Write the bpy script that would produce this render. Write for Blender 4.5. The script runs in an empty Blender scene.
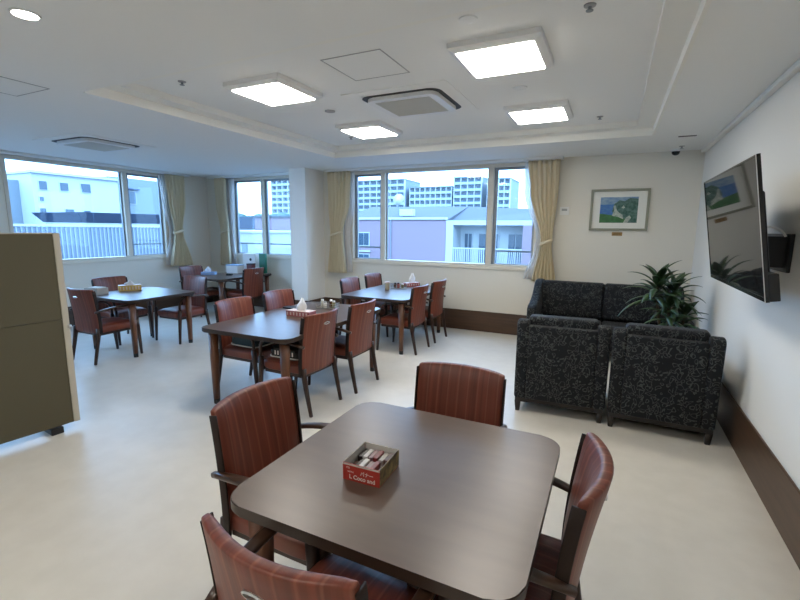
import bpy, bmesh, math, random
from mathutils import Vector, Matrix
C = bpy.context.scene
COL = C.collection
PI = math.pi
R = math.radians
random.seed(7)

# ------------------------------------------------------------------ camera
cam = bpy.data.cameras.new('camera'); camo = bpy.data.objects.new('camera', cam); COL.objects.link(camo)
cam.sensor_width = 36.0; cam.sensor_fit = 'HORIZONTAL'
cam.lens = 36.0 * 437.63 / 800.0
cam.clip_start = 0.05; cam.clip_end = 1000
rx_ = Vector((0.90056295, 0.43461096, 0.00998486)); ux_ = Vector((-0.07842494, 0.13982826, 0.98706514)); fx_ = Vector((-0.42759316, 0.88969735, -0.16000849))
m = Matrix.Identity(4)
for i_, v_ in enumerate((rx_, ux_, -fx_)):
    for j_ in range(3): m[j_][i_] = v_[j_]
m.translation = Vector((0, 0, 1.55))
camo.matrix_world = m
C.camera = camo

# ------------------------------------------------------------------ world: bright overcast sky
SKY = 4.3
w = bpy.data.worlds.new('overcast_sky'); C.world = w; w.use_nodes = True
nt = w.node_tree; nt.nodes.clear()
out = nt.nodes.new('ShaderNodeOutputWorld'); bg = nt.nodes.new('ShaderNodeBackground')
tc = nt.nodes.new('ShaderNodeTexCoord'); sx = nt.nodes.new('ShaderNodeSeparateXYZ'); cr = nt.nodes.new('ShaderNodeValToRGB')
nt.links.new(tc.outputs['Generated'], sx.inputs[0]); nt.links.new(sx.outputs['Z'], cr.inputs[0])
cr.color_ramp.elements[0].position = 0.0; cr.color_ramp.elements[0].color = (0.38, 0.64, 1.0, 1)
cr.color_ramp.elements[1].position = 0.6; cr.color_ramp.elements[1].color = (0.36, 0.61, 1.0, 1)
nt.links.new(cr.outputs[0], bg.inputs[0]); bg.inputs[1].default_value = SKY
nt.links.new(bg.outputs[0], out.inputs[0])
LAMP = 13.5
C.view_settings.view_transform = 'Standard'; C.view_settings.look = 'None'
C.view_settings.exposure = 1.0; C.view_settings.gamma = 1.0; C.view_settings.use_curve_mapping = False
C.cycles.use_denoising = True
C.cycles.max_bounces = 10; C.cycles.diffuse_bounces = 5; C.cycles.glossy_bounces = 4
C.cycles.transparent_max_bounces = 16; C.cycles.sample_clamp_indirect = 6.0
C.cycles.caustics_reflective = False; C.cycles.caustics_refractive = False

# ------------------------------------------------------------------ materials
def mat(name, col, rough=0.6, metal=0.0, spec=0.5, emit=0.0, noise=None, bump=None, coat=0.0, sheen=0.0):
    """noise = (scale, colour2, (sx,sy,sz)) ; bump = (scale, strength)"""
    mt = bpy.data.materials.new(name); mt.use_nodes = True
    n = mt.node_tree; b = n.nodes['Principled BSDF']
    b.inputs['Base Color'].default_value = (*col, 1); b.inputs['Roughness'].default_value = rough
    b.inputs['Metallic'].default_value = metal; b.inputs['Specular IOR Level'].default_value = spec
    b.inputs['Coat Weight'].default_value = coat; b.inputs['Sheen Weight'].default_value = sheen
    if emit:
        b.inputs['Emission Color'].default_value = (*col, 1); b.inputs['Emission Strength'].default_value = emit
    if noise or bump:
        t = n.nodes.new('ShaderNodeTexCoord'); mp = n.nodes.new('ShaderNodeMapping'); n.links.new(t.outputs['Object'], mp.inputs[0])
        nz = n.nodes.new('ShaderNodeTexNoise'); n.links.new(mp.outputs[0], nz.inputs[0]); nz.inputs['Detail'].default_value = 5
    if noise:
        mp.inputs['Scale'].default_value = noise[2]; nz.inputs['Scale'].default_value = noise[0]
        r = n.nodes.new('ShaderNodeValToRGB'); n.links.new(nz.outputs[0], r.inputs[0])
        r.color_ramp.elements[0].position = 0.35; r.color_ramp.elements[0].color = (*col, 1)
        r.color_ramp.elements[1].position = 0.65; r.color_ramp.elements[1].color = (*noise[1], 1)
        n.links.new(r.outputs[0], b.inputs['Base Color'])
    if bump:
        nb = n.nodes.new('ShaderNodeTexNoise'); nb.inputs['Scale'].default_value = bump[0]; n.links.new(t.outputs['Object'], nb.inputs[0])
        bp = n.nodes.new('ShaderNodeBump'); bp.inputs['Strength'].default_value = bump[1]; bp.inputs['Distance'].default_value = 0.01
        n.links.new(nb.outputs[0], bp.inputs['Height']); n.links.new(bp.outputs[0], b.inputs['Normal'])
    return mt

def stripe_mat():
    mt = bpy.data.materials.new('rust_striped_upholstery'); mt.use_nodes = True
    n = mt.node_tree; b = n.nodes['Principled BSDF']
    t = n.nodes.new('ShaderNodeTexCoord'); s = n.nodes.new('ShaderNodeSeparateXYZ'); n.links.new(t.outputs['Object'], s.inputs[0])
    def M(op, a, v=None):
        q = n.nodes.new('ShaderNodeMath'); q.operation = op
        if isinstance(a, (int, float)): q.inputs[0].default_value = a
        else: n.links.new(a, q.inputs[0])
        if v is not None:
            if isinstance(v, (int, float)): q.inputs[1].default_value = v
            else: n.links.new(v, q.inputs[1])
        return q.outputs[0]
    x = M('MULTIPLY', s.outputs['X'], 19.0); fr = M('FRACT', M('ADD', x, 50.3)); d = M('ABSOLUTE', M('SUBTRACT', fr, 0.5))
    line = n.nodes.new('ShaderNodeMapRange'); n.links.new(d, line.inputs[0])
    line.inputs['From Min'].default_value = 0.03; line.inputs['From Max'].default_value = 0.10
    line.inputs['To Min'].default_value = 1.0; line.inputs['To Max'].default_value = 0.0
    mp = n.nodes.new('ShaderNodeMapping'); mp.inputs['Scale'].default_value = (55, 1.2, 1.2); n.links.new(t.outputs['Object'], mp.inputs[0])
    nz = n.nodes.new('ShaderNodeTexNoise'); nz.inputs['Scale'].default_value = 1.0; nz.inputs['Detail'].default_value = 3; n.links.new(mp.outputs[0], nz.inputs[0])
    r = n.nodes.new('ShaderNodeValToRGB'); n.links.new(nz.outputs[0], r.inputs[0])
    r.color_ramp.elements[0].position = 0.3; r.color_ramp.elements[0].color = (0.115, 0.024, 0.012, 1)
    r.color_ramp.elements[1].position = 0.7; r.color_ramp.elements[1].color = (0.20, 0.046, 0.023, 1)
    mx = n.nodes.new('ShaderNodeMix'); mx.data_type = 'RGBA'; n.links.new(M('MULTIPLY', line.outputs[0], 0.38), mx.inputs[0])
    n.links.new(r.outputs[0], mx.inputs['A']); mx.inputs['B'].default_value = (0.30, 0.115, 0.065, 1)
    n.links.new(mx.outputs['Result'], b.inputs['Base Color'])
    b.inputs['Roughness'].default_value = 0.42; b.inputs['Specular IOR Level'].default_value = 0.5
    return mt

def swirl_mat():
    mt = bpy.data.materials.new('black_swirl_upholstery'); mt.use_nodes = True
    n = mt.node_tree; b = n.nodes['Principled BSDF']
    t = n.nodes.new('ShaderNodeTexCoord')
    nz = n.nodes.new('ShaderNodeTexNoise'); nz.inputs['Scale'].default_value = 13; nz.inputs['Detail'].default_value = 1; n.links.new(t.outputs['Object'], nz.inputs[0])
    ad = n.nodes.new('ShaderNodeVectorMath'); ad.operation = 'MULTIPLY_ADD'; n.links.new(nz.outputs['Color'], ad.inputs[0]); ad.inputs[1].default_value = (0.12, 0.12, 0.12); n.links.new(t.outputs['Object'], ad.inputs[2])
    vo = n.nodes.new('ShaderNodeTexVoronoi'); vo.feature = 'F1'; vo.inputs['Scale'].default_value = 26; n.links.new(ad.outputs[0], vo.inputs[0])
    def M(op, a, v):
        q = n.nodes.new('ShaderNodeMath'); q.operation = op; n.links.new(a, q.inputs[0])
        if isinstance(v, (int, float)): q.inputs[1].default_value = v
        else: n.links.new(v, q.inputs[1])
        return q.outputs[0]
    d = M('ABSOLUTE', M('SUBTRACT', vo.outputs['Distance'], 0.42), 0)
    mr = n.nodes.new('ShaderNodeMapRange'); n.links.new(d, mr.inputs[0]); mr.inputs['From Min'].default_value = 0.035; mr.inputs['From Max'].default_value = 0.085
    mr.inputs['To Min'].default_value = 1; mr.inputs['To Max'].default_value = 0
    n2 = n.nodes.new('ShaderNodeTexNoise'); n2.inputs['Scale'].default_value = 30; n.links.new(t.outputs['Object'], n2.inputs[0])
    g = n.nodes.new('ShaderNodeMapRange'); n.links.new(n2.outputs[0], g.inputs[0]); g.inputs['From Min'].default_value = 0.30; g.inputs['From Max'].default_value = 0.42
    f = M('MULTIPLY', mr.outputs[0], g.outputs[0])
    mx = n.nodes.new('ShaderNodeMix'); mx.data_type = 'RGBA'; n.links.new(f, mx.inputs[0])
    mx.inputs['A'].default_value = (0.009, 0.010, 0.013, 1); mx.inputs['B'].default_value = (0.062, 0.070, 0.068, 1)
    n.links.new(mx.outputs['Result'], b.inputs['Base Color']); b.inputs['Roughness'].default_value = 0.75
    b.inputs['Specular IOR Level'].default_value = 0.25; b.inputs['Sheen Weight'].default_value = 0.05; b.inputs['Sheen Roughness'].default_value = 0.4
    return mt

def glass_mat(name, tint=(0.93, 0.97, 1.0)):
    mt = bpy.data.materials.new(name); mt.use_nodes = True
    n = mt.node_tree; n.nodes.clear()
    o = n.nodes.new('ShaderNodeOutputMaterial'); mx = n.nodes.new('ShaderNodeMixShader'); tr = n.nodes.new('ShaderNodeBsdfTransparent')
    gl = n.nodes.new('ShaderNodeBsdfGlossy'); fr = n.nodes.new('ShaderNodeFresnel'); fr.inputs[0].default_value = 1.45
    ge = n.nodes.new('ShaderNodeNewGeometry'); mr = n.nodes.new('ShaderNodeMapRange'); n.links.new(ge.outputs['Backfacing'], mr.inputs[0])
    mr.inputs['To Min'].default_value = 1.28; mr.inputs['To Max'].default_value = 1/1.28; n.links.new(mr.outputs[0], fr.inputs[0])
    tr.inputs[0].default_value = (*tint, 1); gl.inputs['Roughness'].default_value = 0.02
    n.links.new(fr.outputs[0], mx.inputs[0]); n.links.new(tr.outputs[0], mx.inputs[1]); n.links.new(gl.outputs[0], mx.inputs[2]); n.links.new(mx.outputs[0], o.inputs[0])
    return mt

def sheer_mat():
    mt = bpy.data.materials.new('white_sheer'); mt.use_nodes = True
    n = mt.node_tree; n.nodes.clear()
    o = n.nodes.new('ShaderNodeOutputMaterial'); mx = n.nodes.new('ShaderNodeMixShader'); tr = n.nodes.new('ShaderNodeBsdfTransparent')
    a = n.nodes.new('ShaderNodeAddShader'); df = n.nodes.new('ShaderNodeBsdfDiffuse'); tl = n.nodes.new('ShaderNodeBsdfTranslucent')
    df.inputs[0].default_value = (0.5, 0.5, 0.5, 1); tl.inputs[0].default_value = (0.4, 0.4, 0.4, 1)
    n.links.new(df.outputs[0], a.inputs[0]); n.links.new(tl.outputs[0], a.inputs[1]); mx.inputs[0].default_value = 0.75
    n.links.new(tr.outputs[0], mx.inputs[1]); n.links.new(a.outputs[0], mx.inputs[2]); n.links.new(mx.outputs[0], o.inputs[0])
    return mt

def curtain_mat():
    mt = bpy.data.materials.new('beige_curtain_cloth'); mt.use_nodes = True
    n = mt.node_tree; n.nodes.clear()
    o = n.nodes.new('ShaderNodeOutputMaterial'); mx = n.nodes.new('ShaderNodeMixShader')
    df = n.nodes.new('ShaderNodeBsdfDiffuse'); tl = n.nodes.new('ShaderNodeBsdfTranslucent')
    df.inputs[0].default_value = (0.80, 0.71, 0.52, 1); tl.inputs[0].default_value = (0.62, 0.53, 0.38, 1); mx.inputs[0].default_value = 0.22
    n.links.new(df.outputs[0], mx.inputs[1]); n.links.new(tl.outputs[0], mx.inputs[2]); n.links.new(mx.outputs[0], o.inputs[0])
    return mt

M_wall = mat('cream_wallpaper', (0.74, 0.71, 0.63), 0.85, bump=(260, 0.04))
M_wallr = mat('white_wallpaper', (0.74, 0.73, 0.69), 0.85, bump=(260, 0.04))
M_ceil = mat('white_ceiling_board', (0.86, 0.86, 0.84), 0.9, bump=(200, 0.03))
M_lip = mat('white_painted_moulding', (0.86, 0.85, 0.80), 0.5)
M_floor = mat('cream_vinyl_floor', (0.70, 0.665, 0.60), 0.36, spec=0.45, noise=(7, (0.66, 0.625, 0.56), (1, 1, 1)))
M_base = mat('brown_wood_skirting', (0.085, 0.045, 0.024), 0.38, noise=(3, (0.062, 0.032, 0.017), (1, 1, 12)))
M_frame = mat('cream_window_frame', (0.66, 0.62, 0.53), 0.45)
M_alu = mat('grey_aluminium_sash', (0.25, 0.28, 0.31), 0.4, metal=0.2)
M_sill = mat('white_sill', (0.72, 0.68, 0.58), 0.5)
M_glass = glass_mat('window_glass', (0.92, 0.97, 1.0))
M_curt = curtain_mat(); M_sheer = sheer_mat()
M_table = mat('dark_walnut_laminate', (0.085, 0.052, 0.036), 0.33, spec=0.75, noise=(2.2, (0.100, 0.062, 0.044), (1.5, 9, 9)))
M_tedge = mat('dark_table_edge', (0.035, 0.020, 0.013), 0.4)
M_wood = mat('brown_stained_leg_wood', (0.16, 0.062, 0.028), 0.38, noise=(4, (0.10, 0.038, 0.018), (6, 6, 1)))
M_dwood = mat('dark_chair_wood', (0.045, 0.020, 0.012), 0.35, noise=(5, (0.030, 0.014, 0.009), (5, 5, 1)))
M_postwood = mat('dark_back_edge', (0.018, 0.009, 0.006), 0.6, spec=0.3)
M_espresso = mat('espresso_wood', (0.014, 0.009, 0.007), 0.5)
M_arm = mat('dark_polished_arm_wood', (0.050, 0.024, 0.014), 0.28)
M_black = mat('black_plastic', (0.012, 0.012, 0.013), 0.4)
M_blackg = mat('black_glossy', (0.010, 0.010, 0.011), 0.12)
M_stripe = stripe_mat(); M_swirl = swirl_mat()
M_chrome = mat('brushed_steel', (0.72, 0.70, 0.66), 0.3, metal=0.9)
M_white = mat('white_plastic', (0.80, 0.80, 0.78), 0.45)
M_lampbody = mat('white_lamp_housing', (0.80, 0.80, 0.79), 0.4)
M_lamp = mat('lamp_diffuser', (1.0, 0.945, 0.85), 0.5, emit=LAMP)
M_grille = mat('grey_air_grille', (0.58, 0.57, 0.52), 0.7)
M_slot = mat('dark_air_slot', (0.02, 0.02, 0.022), 0.6)
M_line = mat('grey_panel_seam', (0.36, 0.36, 0.36), 0.6)
M_panel = mat('olive_panel_cloth', (0.095, 0.083, 0.050), 0.8, bump=(300, 0.1))
M_panelf = mat('pale_panel_edge', (0.50, 0.46, 0.38), 0.5)
M_leaf = mat('dark_green_leaf', (0.020, 0.050, 0.016), 0.35, noise=(9, (0.045, 0.095, 0.035), (1, 1, 1)))
M_stem = mat('brown_plant_stem', (0.10, 0.075, 0.045), 0.8)
M_pot = mat('dark_plant_pot', (0.05, 0.035, 0.03), 0.4)
M_soil = mat('dark_soil', (0.03, 0.02, 0.012), 1.0)
M_screen = mat('tv_glass', (0.012, 0.012, 0.012), 0.035, spec=0.25)
M_paper = mat('white_tissue', (0.85, 0.87, 0.90), 0.8)

# ------------------------------------------------------------------ mesh helpers
def link(name, me, m=None, parent=None, smooth=False):
    o = bpy.data.objects.new(name, me); COL.objects.link(o)
    if m is not None:
        for x in (m if isinstance(m, (list, tuple)) else [m]): me.materials.append(x)
    if parent is not None: o.parent = parent
    if smooth:
        for p in me.polygons: p.use_smooth = True
    return o
def obj(name, bm, m=None, parent=None, smooth=False, auto=None):
    me = bpy.data.meshes.new(name)
    bmesh.ops.recalc_face_normals(bm, faces=bm.faces)
    bm.to_mesh(me); bm.free()
    o = link(name, me, m, parent, smooth)
    if auto is not None:
        for p in me.polygons: p.use_smooth = True
        try: me.set_sharp_from_angle(angle=R(auto))
        except Exception: pass
    return o
def NB(): return bmesh.new()
def box(bm, a, b, mi=0, bev=0.0, seg=2, M=None):
    t = bmesh.new()
    bmesh.ops.create_cube(t, size=1.0)
    for v in t.verts:
        v.co = Vector(((a[0]+b[0])/2+v.co.x*(b[0]-a[0]), (a[1]+b[1])/2+v.co.y*(b[1]-a[1]), (a[2]+b[2])/2+v.co.z*(b[2]-a[2])))
    if bev > 0: bmesh.ops.bevel(t, geom=t.edges[:], offset=bev, segments=seg, affect='EDGES', profile=0.5)
    merge(bm, t, mi, M); return bm
def merge(bm, t, mi=0, M=None):
    if M is not None: bmesh.ops.transform(t, matrix=M, verts=t.verts)
    bmesh.ops.recalc_face_normals(t, faces=t.faces)
    mp = {}
    for v in t.verts: mp[v] = bm.verts.new(v.co)
    for f in t.faces:
        try: nf = bm.faces.new([mp[v] for v in f.verts]); nf.material_index = mi
        except ValueError: pass
    t.free()
def cyl(bm, p0, p1, r0, r1=None, seg=16, mi=0):
    if r1 is None: r1 = r0
    p0 = Vector(p0); p1 = Vector(p1); d = (p1-p0).normalized()
    a = d.orthogonal().normalized(); b = d.cross(a)
    A = [bm.verts.new(p0+(a*math.cos(2*PI*i/seg)+b*math.sin(2*PI*i/seg))*r0) for i in range(seg)]
    B = [bm.verts.new(p1+(a*math.cos(2*PI*i/seg)+b*math.sin(2*PI*i/seg))*r1) for i in range(seg)]
    for i in range(seg):
        f = bm.faces.new([A[i], A[(i+1) % seg], B[(i+1) % seg], B[i]]); f.material_index = mi
    bm.faces.new(A[::-1]).material_index = mi; bm.faces.new(B).material_index = mi
    return bm
def lathe(bm, prof, c=(0, 0, 0), seg=24, mi=0):
    rings = []
    for r, z in prof:
        rings.append([bm.verts.new((c[0]+r*math.cos(2*PI*i/seg), c[1]+r*math.sin(2*PI*i/seg), c[2]+z)) for i in range(seg)])
    for a, b in zip(rings, rings[1:]):
        for i in range(seg): bm.faces.new([a[i], a[(i+1) % seg], b[(i+1) % seg], b[i]]).material_index = mi
    bm.faces.new(rings[0][::-1]).material_index = mi; bm.faces.new(rings[-1]).material_index = mi
    return bm
def sweep(bm, path, sec, up=(1, 0, 0), mi=0):
    """path: points; sec: list (per point or one) of (w,h) half sizes of a rounded rect; up = width direction"""
    W = Vector(up).normalized(); n = len(path); rings = []
    for i, p in enumerate(path):
        p = Vector(p); a = Vector(path[max(0, i-1)]); b = Vector(path[min(n-1, i+1)])
        t = (b-a).normalized(); h = t.cross(W).normalized(); ww = h.cross(t).normalized()
        w_, h_ = sec[i] if isinstance(sec, list) else sec
        ring = []
        for k in range(12):
            an = 2*PI*k/12; cx = math.copysign(abs(math.cos(an))**0.55, math.cos(an)); sy = math.copysign(abs(math.sin(an))**0.55, math.sin(an))
            ring.append(bm.verts.new(p+ww*w_*cx+h*h_*sy))
        rings.append(ring)
    for a, b in zip(rings, rings[1:]):
        for i in range(12): bm.faces.new([a[i], a[(i+1) % 12], b[(i+1) % 12], b[i]]).material_index = mi
    bm.faces.new(rings[0][::-1]).material_index = mi; bm.faces.new(rings[-1]).material_index = mi
    return bm
def bez(p0, p1, p2, p3, n=8):
    r = []
    for i in range(n+1):
        t = i/n; r.append(tuple((1-t)**3*a+3*(1-t)**2*t*b+3*(1-t)*t*t*c+t**3*d for a, b, c, d in zip(p0, p1, p2, p3)))
    return r
def rrect(x0, y0, x1, y1, r, n=6):
    pts = []
    for cx, cy, a0 in ((x1-r, y1-r, 0), (x0+r, y1-r, 90), (x0+r, y0+r, 180), (x1-r, y0+r, 270)):
        for i in range(n+1):
            a = R(a0+90*i/n); pts.append((cx+r*math.cos(a), cy+r*math.sin(a)))
    return pts
def prism(bm, pts, z0, z1, mi=0, bev=0.0, mtop=None):
    t = bmesh.new()
    A = [t.verts.new((x, y, z0)) for x, y in pts]; B = [t.verts.new((x, y, z1)) for x, y in pts]
    n = len(pts)
    t.faces.new(A[::-1]); top = t.faces.new(B)
    for i in range(n): t.faces.new([A[i], A[(i+1) % n], B[(i+1) % n], B[i]])
    if bev: bmesh.ops.bevel(t, geom=[e for e in t.edges if abs(e.verts[0].co.z-e.verts[1].co.z) < 1e-6], offset=bev, segments=2, affect='EDGES')
    mp = {}
    for v in t.verts: mp[v] = bm.verts.new(v.co)
    for f in t.faces:
        nf = bm.faces.new([mp[v] for v in f.verts]); nf.material_index = mi
        if mtop is not None and all(v.co.z > z1-1e-5 for v in f.verts): nf.material_index = mtop
    t.free(); return bm
def tag(o, label=None, cat=None, group=None, kind=None):
    if label: o['label'] = label
    if cat: o['category'] = cat
    if group: o['group'] = group
    if kind: o['kind'] = kind
    return o
def thing(name, label, cat, loc=(0, 0, 0), rz=0.0, group=None):
    o = bpy.data.objects.new(name, None); COL.objects.link(o); o.empty_display_size = 0.1
    o.location = loc; o.rotation_euler = (0, 0, rz)
    return tag(o, label, cat, group)
def kids(o): return [c for c in bpy.data.objects if c.parent == o]
def dup(root, loc, rz, label, group=None):
    def rec(o, par):
        c = o.copy(); COL.objects.link(c); c.parent = par
        for k in kids(o): rec(k, c)
        return c
    r = rec(root, None); r.location = loc; r.rotation_euler = (0, 0, rz); r['label'] = label
    if group: r['group'] = group
    elif 'group' in r: del r['group']
    return r
def struct(name, bm, m, parent=None, **k):
    o = obj(name, bm, m, parent, **k)
    if parent is None: o['kind'] = 'structure'
    return o

# ------------------------------------------------------------------ room shell
XL, XR, YB, YF, ZS, ZC = -7.5, 0.916, 6.51, -2.2, 2.53, 2.65
T = 0.18
struct('floor', box(NB(), (XL-T, YF-T, -0.12), (XR+T, YB+T, 0)), M_floor)
# ceiling: low soffit around a raised coffer with a stepped edge
cx0, cx1, cy0, cy1 = -3.62, 0.30, 2.08, 5.36
LD = 0.17
bm = NB()
for a, b in (((XL-T, YF-T), (cx0, YB+T)), ((cx1, YF-T), (XR+T, YB+T)), ((cx0, YF-T), (cx1, cy0)), ((cx0, cy1), (cx1, YB+T))):
    box(bm, (a[0], a[1], ZS), (b[0], b[1], ZS+0.32))
struct('ceiling', bm, M_ceil)
bm = NB()
box(bm, (cx0, cy0, ZC), (cx1, cy1, ZC+0.2))
struct('trim_1', bm, M_ceil)
bm = NB()   # the ledge that steps up between soffit and coffer
zl = ZS+0.065
for a, b in (((cx0, cy0), (cx0+LD, cy1)), ((cx1-LD, cy0), (cx1, cy1)), ((cx0+LD, cy0), (cx1-LD, cy0+LD)), ((cx0+LD, cy1-LD), (cx1-LD, cy1))):
    box(bm, (a[0], a[1], zl), (b[0], b[1], ZC))
struct('trim_2', bm, M_lip)
bm = NB()   # small raised bead round the coffer mouth
e = 0.022
for a, b in (((cx0, cy0), (cx0+e, cy1)), ((cx1-e, cy0), (cx1, cy1)), ((cx0+e, cy1-e), (cx1-e, cy1))):
    box(bm, (a[0], a[1], ZS-0.008), (b[0], b[1], zl))
struct('trim_3', bm, M_lip)

WZ0, WZ1 = 1.012, 2.492
def wall_with_holes(axis, pos, thick, lo, hi, holes, name, m):
    """axis 'x': wall runs along x at y=pos ; axis 'y': runs along y at x=pos"""
    bm = NB(); cur = lo
    def bx(s0, s1, z0, z1):
        if s1-s0 < 1e-4: return
        if axis == 'x': box(bm, (s0, pos, z0), (s1, pos+thick, z1))
        else: box(bm, (pos-thick, s0, z0), (pos, s1, z1))
    for h0, h1 in holes:
        bx(cur, h0, 0, ZS); bx(h0, h1, 0, WZ0); bx(h0, h1, WZ1, ZS); cur = h1
    bx(cur, hi, 0, ZS)
    return struct(name, bm, m)
HC = (-4.07, -0.98); HB = (-6.84, -5.05); HA = (3.16, 5.56); HA2 = (0.6, 3.04)
wall_with_holes('x', YB, T, XL-T, XR+T, [HB, HC], 'wall_back', M_wall)
wall_with_holes('y', XL, T, YF, YB, [HA2, HA], 'wall_left', M_wall)
struct('wall_right', box(NB(), (XR, YF, 0), (XR+T, YB, ZS)), M_wallr)
struct('wall_front', box(NB(), (XL, YF-T, 0), (XR, YF, ZS)), M_wallr)
struct('wall_column', box(NB(), (-4.97, 6.0, 0), (-4.64, YB, ZS)), mat('bright_white_wallpaper', (0.86, 0.86, 0.84), 0.85))
# wide brown skirting boards
def skirt(name, a, b): struct(name, box(NB(), a, b, bev=0.004), M_base)
H_ = 0.315
skirt('baseboard_right', (XR-0.014, YF, 0), (XR, YB, H_))
skirt('baseboard_back', (-4.64, YB-0.014, 0), (XR-0.014, YB, H_))
skirt('baseboard_back_left', (XL, YB-0.014, 0), (-4.97, YB, H_))
skirt('baseboard_left', (XL, YF, 0), (XL+0.014, YB-0.014, H_))
bm = NB()
box(bm, (-4.984, 5.986, 0), (-4.626, 6.0, H_)); box(bm, (-4.64, 6.0, 0), (-4.626, YB-0.014, H_)); box(bm, (-4.984, 6.0, 0), (-4.97, YB-0.014, H_))
struct('baseboard_column', bm, M_base)
struct('trim_4', box(NB(), (XR-0.045, YF, ZS-0.035), (XR, YB, ZS), bev=0.006), M_lip)

# windows: frames, sashes, panes, guard rails
def window(n, axis, pos, h, mull, panes, rails, sgn=1):
    """pos = inner wall face; window sits in the wall depth"""
    root = bpy.data.objects.new('window_%d' % n, None); COL.objects.link(root); root['kind'] = 'structure'
    def P(s, d, z):   # d = depth outwards from the wall face
        return (s, pos+d, z) if axis == 'x' else (pos-d, s, z)
    def bx(bm, s0, s1, d0, d1, z0, z1, bev=0.0):
        a = P(s0, d0, z0); b = P(s1, d1, z1)
        lo = tuple(min(u, v) for u, v in zip(a, b)); hi = tuple(max(u, v) for u, v in zip(a, b))
        return box(bm, lo, hi, bev=bev)
    s0, s1 = h
    bm = NB(); f = 0.045
    bx(bm, s0, s0+f, -0.012, 0.12, WZ0, WZ1); bx(bm, s1-f, s1, -0.012, 0.12, WZ0, WZ1)
    bx(bm, s0+f, s1-f, -0.012, 0.12, WZ1-f, WZ1); bx(bm, s0+f, s1-f, -0.012, 0.12, WZ0, WZ0+0.03)
    for a, b in mull: bx(bm, a, b, 0.0, 0.12, WZ0+0.03, WZ1-f)
    obj('window_frame', bm, M_frame, root)
    obj('window_sill', bx(NB(), s0-0.04, s1+0.04, -0.03, 0.0, WZ0-0.045, WZ0+0.004, bev=0.004), M_sill, root)
    for (a, b, slide) in panes:
        if slide:
            bm = NB(); g = 0.034
            bx(bm, a, a+g*1.5, 0.05, 0.085, WZ0+0.03, WZ1-f); bx(bm, b-g, b, 0.05, 0.085, WZ0+0.03, WZ1-f)
            bx(bm, a+g*1.5, b-g, 0.05, 0.085, WZ0+0.03, WZ0+0.045); bx(bm, a+g*1.5, b-g, 0.05, 0.085, WZ1-f-0.035, WZ1-f)
            s = obj('sash', bm, M_alu, root)
            obj('pane', bx(NB(), a+g*1.5, b-g, 0.065, 0.071, WZ0+0.045, WZ1-f-0.035), M_glass, s)
        else:
            bm = NB(); g = 0.022
            bx(bm, a, a+g, 0.05, 0.085, WZ0+0.03, WZ1-f); bx(bm, b-g, b, 0.05, 0.085, WZ0+0.03, WZ1-f)
            s = obj('sash', bm, M_alu, root)
            obj('pane', bx(NB(), a+g, b-g, 0.065, 0.071, WZ0+0.03, WZ1-f), M_glass, s)
    for a, b in rails:
        obj('guard_rail', bx(NB(), a, b, 0.14, 0.165, 1.225, 1.25), M_alu, root)
    return root
window(1, 'x', YB, HC, [(-3.50, -3.42), (-1.71, -1.63)], [(HC[0]+0.045, -3.50, 1), (-3.42, -1.71, 0), (-1.63, HC[1]-0.045, 1)], [(HC[0], -3.48), (-1.66, HC[1])])
window(2, 'x', YB, HB, [(-6.08, -6.02)], [(HB[0]+0.045, -6.08, 1), (-6.02, HB[1]-0.045, 1)], [(HB[0], HB[1])])
window(3, 'y', XL, HA, [(4.795, 4.87)], [(HA[0]+0.045, 4.795, 0), (4.87, HA[1]-0.045, 1)], [(4.84, HA[1])])
window(4, 'y', XL, HA2, [(2.2, 2.26)], [(HA2[0]+0.045, 2.2, 0), (2.26, HA2[1]-0.045, 1)], [])

# ------------------------------------------------------------------ ceiling fixtures
def lamp(x, y, label, src=None):
    t = thing('ceiling_light', label, 'ceiling light', (x, y, ZC), 0, None)
    bm = NB()
    s, s2 = 0.275, 0.262
    prism(bm, rrect(-s, -s, s, s, 0.012, 3), -0.03, 0.0)
    q = bmesh.new(); A = [q.verts.new((sx_*s, sy_*s, -0.03)) for sx_, sy_ in ((-1, -1), (1, -1), (1, 1), (-1, 1))]
    B = [q.verts.new((sx_*0.235, sy_*0.235, -0.05)) for sx_, sy_ in ((-1, -1), (1, -1), (1, 1), (-1, 1))]
    for i in range(4): q.faces.new([A[i], A[(i+1) % 4], B[(i+1) % 4], B[i]])
    q.faces.new(B[::-1]); merge(bm, q)
    obj('housing', bm, M_lampbody, t)
    obj('diffuser', prism(NB(), rrect(-0.228, -0.228, 0.228, 0.228, 0.01, 3), -0.056, -0.0505), M_lamp, t)
    return t
lamp(-2.53, 2.91, 'square ceiling light left of the access hatch, nearest the left soffit edge')
lamp(-0.717, 2.94, 'largest square ceiling light, nearest the camera on the right')
lamp(-2.52, 4.43, 'square ceiling light behind the air conditioner on its left')
lamp(-0.71, 4.43, 'square ceiling light at the back right near the far coffer edge')
def spot(x, y, label):
    t = thing('downlight', label, 'downlight', (x, y, ZS))
    obj('trim_ring', lathe(NB(), [(0.062, 0), (0.062, -0.004), (0.052, -0.006), (0.05, -0.001)]), M_white, t, auto=40)
    obj('lens', lathe(NB(), [(0.048, -0.0012), (0.046, -0.005), (0.02, -0.007)]), M_lamp, t)
lamp(-0.72, -0.55, 'square ceiling light added unseen behind the camera for brightness, right side').location.z = ZS  # out of view, added to brighten the foreground
lamp(-2.52, -0.55, 'square ceiling light added unseen behind the camera for brightness, middle').location.z = ZS  # second unseen light, also added to lift the foreground
spot(-2.572, 1.252, 'round recessed downlight in the top left corner of the ceiling')
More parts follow.
